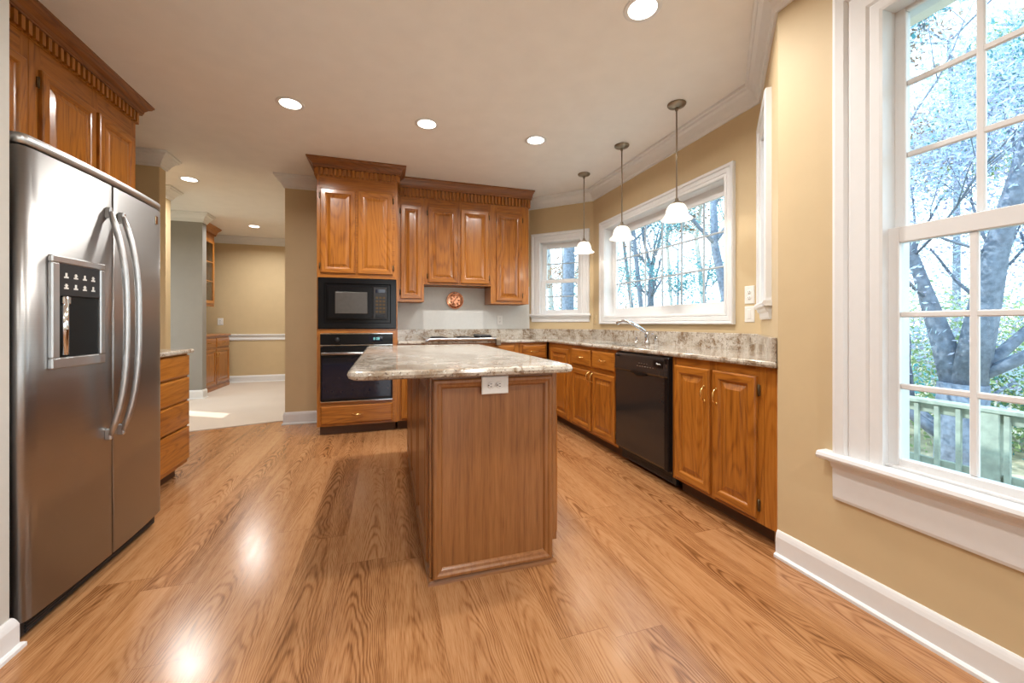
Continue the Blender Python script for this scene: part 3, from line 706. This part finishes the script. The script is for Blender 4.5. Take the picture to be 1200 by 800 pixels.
q = MB(FR); q.box(D0+.02, D0+.075, .855, .868, .033, .035, c=.001); q.build('name_plate', 'slot', p)
q = MB(FR); q.box(D0+.004, D1-.004, .03, .118, -.06, -.03, c=.004)
for k in range(4): q.box(D0+.04, D1-.04, .045+k*.016, .052+k*.016, -.03, -.026)
q.build('kick_plate', 'black_matte', t)

# ------------------------------------------------------------------ island
t = thing('kitchen_island', 'oak kitchen island base standing in the middle of the floor', 'kitchen island', (.48, 2.55, 0))
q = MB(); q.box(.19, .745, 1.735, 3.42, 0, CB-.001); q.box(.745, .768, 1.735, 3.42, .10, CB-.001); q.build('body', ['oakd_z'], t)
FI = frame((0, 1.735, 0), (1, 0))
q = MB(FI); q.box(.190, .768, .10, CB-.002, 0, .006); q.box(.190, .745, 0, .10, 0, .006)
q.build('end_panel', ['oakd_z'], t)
q = MB(FI); prof = [(0, .006), (0, .020), (.006, .026), (.016, .026), (.024, .020), (.034, .018), (.040, .010), (.042, .006)]
a0, a1, b0, b1 = .192, .742, .022, CB-.022
rs = []
for i, (a, z) in enumerate(((a0, b0), (a0, b1), (a1, b1), (a1, b0))):
    sx = 1 if i < 2 else -1; sz = 1 if i in (0, 3) else -1; rs.append([(a+sx*o, z+sz*o, c) for o, c in prof])
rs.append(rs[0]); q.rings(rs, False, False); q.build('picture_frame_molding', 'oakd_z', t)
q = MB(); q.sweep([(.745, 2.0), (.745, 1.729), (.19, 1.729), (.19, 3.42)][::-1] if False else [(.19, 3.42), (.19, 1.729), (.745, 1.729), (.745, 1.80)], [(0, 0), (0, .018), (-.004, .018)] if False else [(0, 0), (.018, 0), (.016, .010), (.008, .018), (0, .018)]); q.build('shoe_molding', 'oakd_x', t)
FIR = frame((.768, 0, 0), (0, 1))
for y0, y1 in ((1.76, 2.28), (2.31, 2.83), (2.86, 3.39)):
    door(FIR, y0, y1, .12, .68, t, 'y', wood='oak', handle=(y1-.03, .62)); drawer(FIR, y0, y1, .70, .875, t, 'y')
FIL = frame((.19, 0, 0), (0, -1))
for y0, y1 in ((1.79, 2.31), (2.35, 2.86), (2.90, 3.40)):
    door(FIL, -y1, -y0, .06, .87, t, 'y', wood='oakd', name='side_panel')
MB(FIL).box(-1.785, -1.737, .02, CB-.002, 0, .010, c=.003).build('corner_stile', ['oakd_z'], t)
t = thing('island_countertop', 'granite island top with rounded corners overhanging to the left', 'countertop', (.33, 2.55, CB))
q = MB(); slab(q, rounded([(-.145, 1.60), (.805, 1.60), (.805, 3.50), (-.145, 3.50)], [.09, .045, .05, .05], 5), CB, CT+.004, .016); q.build('slab', 'granite', t)

# ------------------------------------------------------------------ refrigerator
FF = frame((-1.215, 0, 0), (0, 1))   # a = Y, c = X + 1.215
t = thing('refrigerator', 'stainless side-by-side refrigerator with ice dispenser on the left', 'refrigerator', (-1.5, 2.27, 0))
Y0, YS, Y1 = 1.826, 2.268, 2.722
q = MB(FF); q.box(Y0+.012, Y1-.008, .03, 1.765, -.72, -.035, c=.004); q.build('cabinet_body', 'black_matte', t)
def bulge(y): s = (y-(Y0+Y1)/2)/((Y1-Y0)/2); return .018+.018*(1-s*s)
def fr_door(ya, yb, za, zb, rl, rr):
    q = MB(FF); rings = []; N = 14; prof = []
    for k in range(N+1):
        y = ya+(yb-ya)*k/N; prof.append((y, bulge(y)))
    loop = [(ya, -.03)]
    r = .028
    for k in range(5 if rl else 1): a = math.pi/2*k/4 if rl else 0; loop.append((ya+(rl*(1-math.cos(a)) if rl else 0), bulge(ya)-(rl*(1-math.sin(a)) if rl else .004)))
    loop += [p for p in prof if ya+max(rl, .004) < p[0] < yb-max(rr, .004)]
    for k in range(5 if rr else 1): a = math.pi/2*(1-k/4) if rr else 0; loop.append((yb-(rr*(1-math.cos(a)) if rr else 0), bulge(yb)-(rr*(1-math.sin(a)) if rr else .004)))
    loop.append((yb, -.03))
    q.rings([[(y, z, c) for y, c in loop] for z in (za, zb)], True, True, 0, False)
    for i in range(len(q.s)): q.s[i] = len(q.f[i]) == 4
    return q
dl = fr_door(Y0, YS-.004, .075, 1.735, .024, .006).build('freezer_door', 'steel', t)
dr = fr_door(YS+.004, Y1, .075, 1.735, .006, .020).build('fridge_door', 'steel', t)
q = fr_door(Y0, Y1, 1.742, 1.778, .024, .020); q.build('top_cap', 'steel_light', t)
q = MB(FF); q.box(Y0+.02, Y1-.02, .012, .068, -.66, -.005, c=.004)
for k in range(4): q.box(Y0+.04, Y1-.04, .020+k*.011, .026+k*.011, -.005, .0)
q.build('base_grille', 'black_matte', t)
for yy, par in ((YS-.045, dl), (YS+.045, dr)):
    q = MB(FF); pts = []
    for k in range(17):
        s = -1+2*k/16; pts.append((yy, 1.115+s*.50, bulge(yy)+.012+.062*(1-abs(s)**3)))
    q.tube(pts, [.010]+[.0135]*15+[.010], 10)
    for zz in (1.115-.49, 1.115+.49): q.box(yy-.010, yy+.010, zz-.025, zz+.025, bulge(yy)-.004, bulge(yy)+.022, c=.005)
    q.build('handle', 'steel_light', par, label='long bowed steel handle')
# dispenser
def sb(q, y0, y1, z0, z1, o0, o1, c=0):
    cc = (bulge(y0)+bulge(y1))/2; s = (bulge(y1)-bulge(y0))/(y1-y0)
    vs = []; 
    q2 = MB(); q2.box(y0, y1, z0, z1, o0, o1, 0, c)
    q.add([(v.x, v.y, v.z+bulge(v.x)) for v in q2.v], q2.f)
q = MB(FF); za, zb, ya, yb = .945, 1.372, 1.920, 2.195
for (p0, p1, r0, r1) in ((ya, yb, 1.345, zb), (ya, yb, za, .985), (ya, 1.955, .985, 1.345), (2.165, yb, .985, 1.345)): sb(q, p0, p1, r0, r1, -.002, .014, .004)
dp = q.build('dispenser_frame', 'steel_light', dl, label='raised dispenser surround')
q = MB(FF); sb(q, 1.955, 2.165, 1.222, 1.345, -.01, .011, .002); cp = q.build('dispenser_panel', 'black_matte', dl, label='dark grey touch panel with white symbols')
for i in range(4):
    for j in range(2):
        y = 1.985+i*.046; z = 1.300-j*.042; q = MB(FF)
        sb(q, y-.004, y+.004, z-.004, z+.010, .011, .0125); sb(q, y-.010, y+.010, z-.010, z-.004, .011, .0125)
        if (i+j) % 2: sb(q, y-.008, y+.008, z+.002, z+.005, .011, .0126)
        q.build('panel_symbol', 'white_plastic', dl)
q = MB(FF); sb(q, 1.957, 2.163, .986, 1.221, -.004, .0035); q.build('dispenser_recess', 'slot', dl, label='black dispenser cavity')  # no real hollow: the black colour stands in for shade inside it
q = MB(FF); q.tube([(1.985, .995, bulge(1.985)+.006), (1.985, 1.215, bulge(1.985)+.006)], .013, 10); sb(q, 1.968, 2.004, 1.19, 1.22, .002, .016, .004); q.build('dispenser_chute', 'chrome', dl)
q = MB(FF); sb(q, 2.64, 2.665, 1.655, 1.70, -.001, .004, .002); q.build('emblem', 'chrome', dr, label='small square metal emblem')

# ------------------------------------------------------------------ pendant lamps and ceiling cans
def pendant(x, y, label, first=[None]):
    if first[0] is None:
        t = thing('pendant_lamp', label, 'lamp', (x, y, 1.885), 'pendant lamps over the sink')
        MB().lathe([(.0, CZ-.03), (.02, CZ-.03), (.032, CZ-.022), (.060, CZ-.016), (.066, CZ-.008), (.066, CZ-.001)], 28, (x, y, 0)).build('canopy', 'nickel', t)
        q = MB(); q.tube([(x, y, CZ-.028), (x, y, 2.035)], .0055, 8); q.lathe([(.011, CZ-.05), (.011, CZ-.028)], 10, (x, y, 0)); q.build('rod', 'nickel', t)
        MB().lathe([(.008, 2.045), (.012, 2.040), (.014, 2.025), (.036, 2.012), (.040, 2.004), (.030, 2.002)], 24, (x, y, 0)).build('shade_cap', 'nickel', t)
        pr = [(.034, 2.003), (.052, 1.996), (.066, 1.978), (.074, 1.955), (.078, 1.930), (.086, 1.912), (.104, 1.897), (.114, 1.889), (.112, 1.886), (.100, 1.893), (.082, 1.908), (.074, 1.928), (.070, 1.955), (.062, 1.975), (.048, 1.991), (.032, 1.999)]
        MB().lathe(pr, 32, (x, y, 0), cap=False).build('shade', 'shade', t, label='bell-shaped frosted white glass shade, lit')
        MB().lathe([(.004, 2.0), (.013, 1.995), (.013, 1.975), (.022, 1.955), (.026, 1.935), (.020, 1.915), (.006, 1.908)], 16, (x, y, 0)).build('bulb', 'lens', t)
        first[0] = t
    else: t = dup(first[0], (x, y, 1.885), label)
    L = bpy.data.lights.new('pendant_light', 'POINT'); L.energy = PENDANT_W; L.color = (1, .90, .74); L.shadow_soft_size = .02
    lo = bpy.data.objects.new('pendant_light', L); COL.objects.link(lo); lo.location = (x, y, 1.893)
pendant(2.06, 3.90, 'pendant lamp with bell shade farthest away, in front of the small window')
pendant(2.06, 3.17, 'middle pendant lamp with bell shade over the faucet')
pendant(2.06, 2.45, 'pendant lamp with bell shade nearest the viewer')
def can(x, y, label, w, first=[None]):
    if first[0] is None:
        t = thing('recessed_light', label, 'ceiling light', (x, y, CZ), 'recessed ceiling lights')
        MB().lathe([(.072, CZ-.004), (.090, CZ-.006), (.096, CZ-.003), (.096, CZ-.0005), (.072, CZ-.0005)], 32, (x, y, 0), cap=False).build('trim_ring', 'trim', t)
        MB().lathe([(.072, CZ-.001), (.072, CZ-.0035), (.04, CZ-.005), (.0, CZ-.0055)], 28, (x, y, 0)).build('lens', 'lens', t)
        first[0] = t
    else: dup(first[0], (x, y, CZ), label)
    L = bpy.data.lights.new('can_light', 'AREA'); L.shape = 'DISK'; L.size = .13; L.energy = w; L.spread = 2.75; L.color = (1, .97, .92)
    lo = bpy.data.objects.new('can_light', L); COL.objects.link(lo); lo.location = (x, y, CZ-.012)
can(-.674, 3.31, 'round recessed ceiling light near the oven tower, leftmost of the row of three', CAN_W)
can(.32, 3.31, 'round recessed ceiling light above the far end of the island', CAN_W)
can(1.272, 3.31, 'round recessed ceiling light nearest the row of pendant lamps', CAN_W)
can(1.267, 1.76, 'large round recessed ceiling light at the top edge of the photo', CAN_W)
can(-2.115, 5.39, 'recessed ceiling light in the hall beside the refrigerator wall', HALL_W)
can(-2.10, 7.67, 'recessed ceiling light in the dining room near the far wall', HALL_W)
can(.32, 1.0, 'recessed ceiling light above the viewer', CAN_W)
can(-.6, -.9, 'recessed ceiling light behind the viewer', CAN_W)
can(1.0, -.9, 'recessed ceiling light behind the viewer on the window side', CAN_W)

# ------------------------------------------------------------------ outlets, switch, copper plate
def outlet(F, a, b_, label, horizontal=False, switch=False, mat='white_plastic', w=.072, h=.116, loc=None, c0=0):
    t = thing('light_switch' if switch else 'electrical_outlet', label, 'switch' if switch else 'outlet', loc)
    W, H = (h, w) if horizontal else (w, h)
    MB(F).panel(a-W/2, a+W/2, b_-H/2, b_+H/2, [(0, c0), (0, c0+.003), (.004, c0+.006)]).build('cover_plate', mat, t)
    if switch:
        MB(F).panel(a-.016, a+.016, b_-.033, b_+.033, [(0, c0+.005), (0, c0+.008), (.004, c0+.010)]).build('rocker', mat, t)
    else:
        for s in (-1, 1):
            ca, cb = (a+s*.020, b_) if horizontal else (a, b_+s*.020)
            q = MB(F); q.lathe([(.0165, c0+.005), (.0165, c0+.0075), (.014, c0+.0085)], 18, (ca, cb, 0), 'z'); r = q.build('receptacle', mat, t)
            q = MB(F)
            for k in (-1, 1):
                if horizontal: q.box(ca-.005+.001, ca+.005, cb+k*.006-.0012, cb+k*.006+.0012, c0+.008, c0+.009)
                else: q.box(ca+k*.006-.0012, ca+k*.006+.0012, cb-.002, cb+.007, c0+.008, c0+.009)
            q.lathe([(.0028, c0+.008), (.0028, c0+.009)], 8, (ca-(.010 if horizontal else 0), cb-(0 if horizontal else .009), 0), 'z'); q.build('slots', 'slot', r)
    return t
outlet(FI, .462, .843, 'white duplex outlet on the island end under its granite top', True, w=.078, h=.122, loc=(.462, 1.72, .805), c0=.027)
FBW = frame((0, 4.938, 0), (1, 0)); FS = frame((2.42, 0, 0), (0, -1))
outlet(FBW, 1.40, 1.160, 'white outlet on the white wall under the end wall cabinet', loc=(1.4, 4.938, 1.10))
outlet(FS, -2.145, 1.315, 'white duplex outlet right of the wide window, above the switch', loc=(2.42, 2.145, 1.255), h=.125, w=.078)
outlet(FS, -2.145, 1.180, 'white rocker switch right of the wide window, under the outlet', switch=True, loc=(2.42, 2.145, 1.12), h=.112, w=.078)
outlet(FS, -4.30, 1.165, 'tan outlet between the small window and the wide window', mat='wall', loc=(2.42, 4.30, 1.11))
outlet(frame((0, 8.7, 0), (1, 0)), -2.93, 1.15, 'white outlet on the dining wall above the buffet', loc=(-2.93, 8.7, 1.08), w=.09, h=.13)
t = thing('wall_plate', 'round copper plate hung on the white wall over the cooktop', 'plate', (.82, 4.938, 1.30))
q = MB(FBW); q.lathe([(.06, .0), (.085, .004), (.104, .018), (.107, .022), (.104, .026), (.096, .024), (.084, .012), (.05, .010), (.0, .011)], 36, (.82, 1.402, 0), 'z'); q.build('dish', 'copper', t)
q = MB(FBW)
for k in range(7):
    a = 2*math.pi*k/7; q.lathe([(.013, .010), (.012, .015), (.004, .018)], 10, (.82+.048*math.cos(a), 1.402+.048*math.sin(a), 0), 'z')
q.tube([(.79, 1.345, .013), (.805, 1.39, .015), (.835, 1.43, .015)], [.005, .007, .003], 6); q.build('embossed_motif', 'copper', t)

# ------------------------------------------------------------------ dining room buffet and china cabinet
FC = frame((-2.72, 0, 0), (0, 1))
t = thing('buffet_cabinet', 'oak built-in buffet with drawers and doors in the dining room', 'cabinet', (-2.72, 7.85, 0))
q = MB(FC); b0, b1 = 7.24, 8.46
q.box(b0, b1, .07, .90, -.40, 0); q.box(b0+.0, b1, .008, .07, -.40, .012, 1); q.build('body', ['oak_z', 'oak_y'], t)
q = MB(FC); q.box(b0-.01, b1+.02, .90, .935, -.42, .03, c=.006); q.build('top', 'oak_y', t)
for y0, y1 in ((b0+.03, 7.84), (7.87, b1-.03)):
    drawer(FC, y0, y1, .72, .87, t, 'y'); door(FC, y0, y1, .10, .69, t, 'y', handle=((y1-.03) if y0 < 7.5 else y0+.03, .60))
FC2 = frame((-2.80, 0, 0), (0, 1))
t = thing('china_cabinet', 'oak glass-door china cabinet hung above the buffet', 'cabinet', (-2.80, 7.6, 1.40))
q = MB(FC2); c0, c1 = 7.20, 8.04
for a in (c0, c1-.02): q.box(a, a+.02, 1.40, UT+.05, -.30, -.02)
q.box(c0+.02, c1-.02, 1.40, 1.42, -.30, -.02, 1); q.box(c0+.02, c1-.02, UT+.03, UT+.05, -.30, -.02, 1); q.box(c0+.02, c1-.02, 1.42, UT+.03, -.30, -.285)
face_frame(q, c0, c1, 1.40, UT+.05, [(c0+.05, 7.60, 1.46, 2.50), (7.64, c1-.05, 1.46, 2.50)])
for z in (1.80, 2.15): q.box(c0+.02, c1-.02, z, z+.015, -.285, -.05, 1)
q.build('body', ['oak_z', 'oak_y'], t)
for y0, y1 in ((c0+.04, 7.61), (7.63, c1-.04)):
    q = MB(FC2); face_frame(q, y0, y1, 1.45, 2.51, [(y0+.05, y1-.05, 1.50, 2.46)], .018)
    q.F = FC2 @ Matrix.Translation((0, 0, .019)); 
    q2 = MB(FC2 @ Matrix.Translation((0, 0, .019))); face_frame(q2, y0, y1, 1.45, 2.51, [(y0+.05, y1-.05, 1.50, 2.46)], .018)
    for z in (1.82, 2.14): q2.box(y0+.05, y1-.05, z-.007, z+.007, -.015, -.002, 1)
    d = q2.build('door', ['oak_z', 'oak_y'], t); MB(FC2).box(y0+.045, y1-.045, 1.495, 2.465, .008, .011).build('glass_pane', 'glass', d)
wood_crown('x', [(-2.80, c0), (-2.80, c1), (-3.10, c1)], 'oak_y', None, parent=t, z0=2.63, dent0=2.60)

# ------------------------------------------------------------------ outdoors
MB().box(-60, 90, -50, 90, -2.3, -2.0).build('ground', 'ground', kind='structure')
MB().box(2.05, 5.4, -6, 6.5, -.46, -.40).build('deck', 'deck_wood', kind='structure')
def railing(x, y0, y1, ztop, zbot, label, post_y):
    t = thing('deck_railing', label, 'railing', (x, (y0+y1)/2, zbot-.14))
    MB().box(x-.07, x+.07, y0, y1, ztop-.038, ztop, c=.005).build('top_rail', 'deck_wood', t)
    MB().box(x-.02, x+.02, y0, y1, ztop-.13, ztop-.04, c=.004).build('upper_rail', 'deck_wood', t)
    MB().box(x-.02, x+.02, y0, y1, zbot-.09, zbot, c=.004).build('bottom_rail', 'deck_wood', t)
    y = y0+.1; first = None
    while y < y1:
        if all(abs(y-p) > .09 for p in post_y):
            if first is None: first = MB().box(x-.055, x-.02, y-.018, y+.018, zbot-.12, ztop-.045, c=.003).build('baluster', 'deck_wood', t); fy = y
            else:
                c = first.copy(); COL.objects.link(c); c.parent = t; c.location = (0, y-fy, 0)
        y += .155
    for p in post_y: MB().box(x-.06, x+.06, p-.06, p+.06, -.40, ztop+.005, c=.006).build('post', 'deck_wood', t)
railing(5.2, -1.2, 6.3, .357, -.22, 'weathered wooden deck railing outside the tall window', (-.9, .6, 2.10, 3.9, 5.4))

def leaves(q, centers, n, size, seed):
    r = random.Random(seed); W = [c[1]**2 for c in centers]
    for _ in range(n):
        c, rad = r.choices(centers, W)[0]; d = Vector((r.gauss(0, 1), r.gauss(0, 1), r.gauss(0, 1))).normalized()*(r.random()**.45)
        p = Vector(c)+Vector((d.x*rad, d.y*rad, d.z*rad*.75)); s = size*r.uniform(.6, 1.4)
        u = Vector((r.gauss(0, 1), r.gauss(0, 1), r.gauss(0, 1))).normalized(); v = u.orthogonal().normalized()
        q.add([p-u*s, p-v*s*.5, p+u*s, p+v*s*.5], [(0, 1, 2, 3)])
def limb(q, p, d, L, r, depth, rg, tips):
    pts = [Vector(p)]; rad = [r]; dd = Vector(d).normalized(); n = 5
    for k in range(n):
        dd = (dd+Vector((rg.gauss(0, .10), rg.gauss(0, .10), rg.gauss(.03, .05)))).normalized(); pts.append(pts[-1]+dd*L/n); rad.append(r*(1-.55*(k+1)/n))
    q.tube(pts, rad, 7 if depth > 1 else 5)
    if depth > 0:
        for k in range(3 if depth > 1 else 3):
            i = rg.choice((2, 3, 4, 5)); ax = Vector((rg.gauss(0, 1), rg.gauss(0, 1), rg.gauss(.3, .5))).normalized()
            limb(q, pts[i], (dd+ax*.9).normalized(), L*rg.uniform(.5, .72), rad[i]*.62, depth-1, rg, tips)
    else: tips.append(pts[-1])
def tree(label, stems, seed, n_leaf, leaf_size, leaf_mat, bark='bark', depth=2, blob=1.0, group=None, extra=(), name='tree', fine=.8):
    base_p = stems[0][0]; t = thing(name, label, 'tree', base_p, group); q = MB(); rg = random.Random(seed); tips = []
    for st in stems:
        pts = st[:-1]; r0, r1 = st[-1]; n = len(pts); q.tube(pts, [r0+(r1-r0)*k/(n-1) for k in range(n)], 12)
        for i in range(max(1, n//2), n):
            d = (Vector(pts[i])-Vector(pts[i-1])).normalized()
            for k in range(3): limb(q, pts[i], d+Vector((rg.gauss(0, .9), rg.gauss(0, .9), rg.gauss(.1, .3))), rg.uniform(1.2, 2.4)*blob, max(r1*fine, .018), depth-1, rg, tips)
    q.build('trunk', bark, t)
    if n_leaf:
        f = MB(); cs = [(tuple(p), blob*rg.uniform(.6, 1.1)) for p in tips]+list(extra); leaves(f, cs, n_leaf, leaf_size, seed+1); f.build('foliage', leaf_mat, t, recalc=False)
    return t
G = -2.0
tree('forked maple tree with purple-grey leaves outside the tall window', [
    [(7.5, 3.36, G), (7.5, 3.34, -.6), (7.5, 3.32, .30), (.27, .25)],
    [(7.5, 3.36, .15), (7.5, 3.52, .85), (7.5, 3.68, 1.45), (7.4, 3.80, 2.1), (7.2, 4.0, 3.6), (.16, .03)],
    [(7.5, 3.29, .15), (7.5, 3.14, 1.15), (7.5, 3.02, 2.0), (7.5, 2.80, 3.0), (7.7, 2.4, 5.5), (.19, .06)]], 3, 52000, .032, 'leaf_maple', 'bark', 2, 1.0, fine=.35,
    extra=[((8.9, 3.5, 4.2), 2.2), ((9.3, 2.3, 2.6), 1.7), ((9.2, 4.7, 2.4), 1.7), ((9.0, 3.0, 6.5), 2.6), ((8.4, 1.4, 5), 2.0), ((9.8, 3.6, 1.2), 1.3)])
tree('straight bare tree trunk filling the small bay window', [[(5.7, 12.0, G), (5.72, 12, 1), (5.8, 12, 4), (5.8, 12, 9), (.24, .16)]], 5, 3000, .07, 'leaf_teal', 'bark', 2, 1.0, extra=[((6.4, 13.6, .9), 1.6), ((5.0, 13.4, .6), 1.4), ((7.2, 13.8, 2.6), 1.2)])
tree('slim leaning tree at the left of the wide sink window', [[(8.75, 12.0, G), (8.6, 12, 1.5), (8.3, 12, 4), (8.0, 12, 7), (.10, .05)]], 11, 1200, .05, 'leaf_teal', 'bark', 2, .8)
tree('slim forked tree behind the left half of the wide sink window', [[(10.6, 14, G), (10.5, 14, 2.2), (10.5, 14, 3.4), (.11, .08)], [(10.5, 14, 3.3), (10.2, 14.1, 4.6), (9.9, 14.2, 7), (.07, .03)], [(10.5, 14, 3.3), (10.9, 13.8, 5), (11.1, 13.6, 7.5), (.07, .03)]], 13, 1400, .05, 'leaf_rust', 'bark', 2, .9)
tree('curved tree with teal leaves at the right of the wide sink window', [[(9.6, 8.9, G), (9.35, 9.0, 1.5), (8.95, 9.1, 3.4), (8.9, 9.1, 5), (.15, .08)]], 17, 2600, .06, 'leaf_teal', 'bark', 3, .9, extra=[((9.3, 10.5, 2.8), 1.0), ((9, 9.2, 1.3), .8)])
rg = random.Random(77)
for k in range(8):
    ang = math.radians(21.5+3.6*k+rg.uniform(-.8, .8)); d = rg.uniform(15, 18); x, y = d*math.sin(ang), d*math.cos(ang); bl = []
    for j in range(3): bl.append(((x+rg.uniform(-.9, .9), y+rg.uniform(-.5, .5), rg.uniform(.9, 2.6)+(1.4 if k == 6 else 0)), rg.uniform(.7, 1.1)))
    tree('small leafy young tree growing low behind the sink windows', [[(x, y, G), (x+.05, y, 0), (x+rg.uniform(-.2, .2), y, 2.2), (x+rg.uniform(-.4, .4), y, 3.8), (.05, .015)]], 500+k, 1700, .055, rg.choice(['leaf_teal', 'leaf_teal', 'leaf_rust']) if k != 6 else 'leaf_teal', 'bark', 2, .55, group='young trees behind the sink windows', extra=bl)
rg = random.Random(21)
for k in range(16):
    ang = math.radians(16+68*(k+.5)/16+rg.uniform(-1.5, 1.5)); d = rg.uniform(19, 34); x, y = d*math.sin(ang), d*math.cos(ang); h = rg.uniform(9, 14)
    tree('distant autumn woodland tree seen through the windows', [[(x, y, G), (x+rg.uniform(-.3, .3), y, 2), (x+rg.uniform(-.6, .6), y, h*.6), (x+rg.uniform(-.8, .8), y, h), (rg.uniform(.12, .22), .05)]], 100+k, 6000 if ang < 1.05 else 4500, .14, rg.choice(['leaf_green', 'leaf_teal', 'leaf_teal', 'leaf_rust']), rg.choice(['bark', 'bark_pale']), 2, 1.7, group='distant woodland trees')
for k in range(18):
    x = 11.2+rg.uniform(-.6, 4.5); y = -2+k*.68; s = rg.uniform(1.2, 2.0)
    t = thing('shrub', 'light green shrub growing beyond the deck railing', 'shrub', (x, y, G), 'shrubs beyond the deck')
    q = MB(); tips = []
    for j in range(5): limb(q, (x+rg.uniform(-.1, .1), y+rg.uniform(-.1, .1), G), (rg.gauss(0, .5), rg.gauss(0, .5), 1), 1.5*s, .025, 1, rg, tips)
    q.build('stems', 'bark_pale', t); f = MB(); leaves(f, [(tuple(p), .5*s) for p in tips]+[((x, y, G+1.2), 1.1*s), ((x, y+.3, G+.6), 1.0*s)], 2600, .06, 300+k); f.build('foliage', rg.choice(['leaf_green', 'leaf_green', 'leaf_teal']), t, recalc=False)
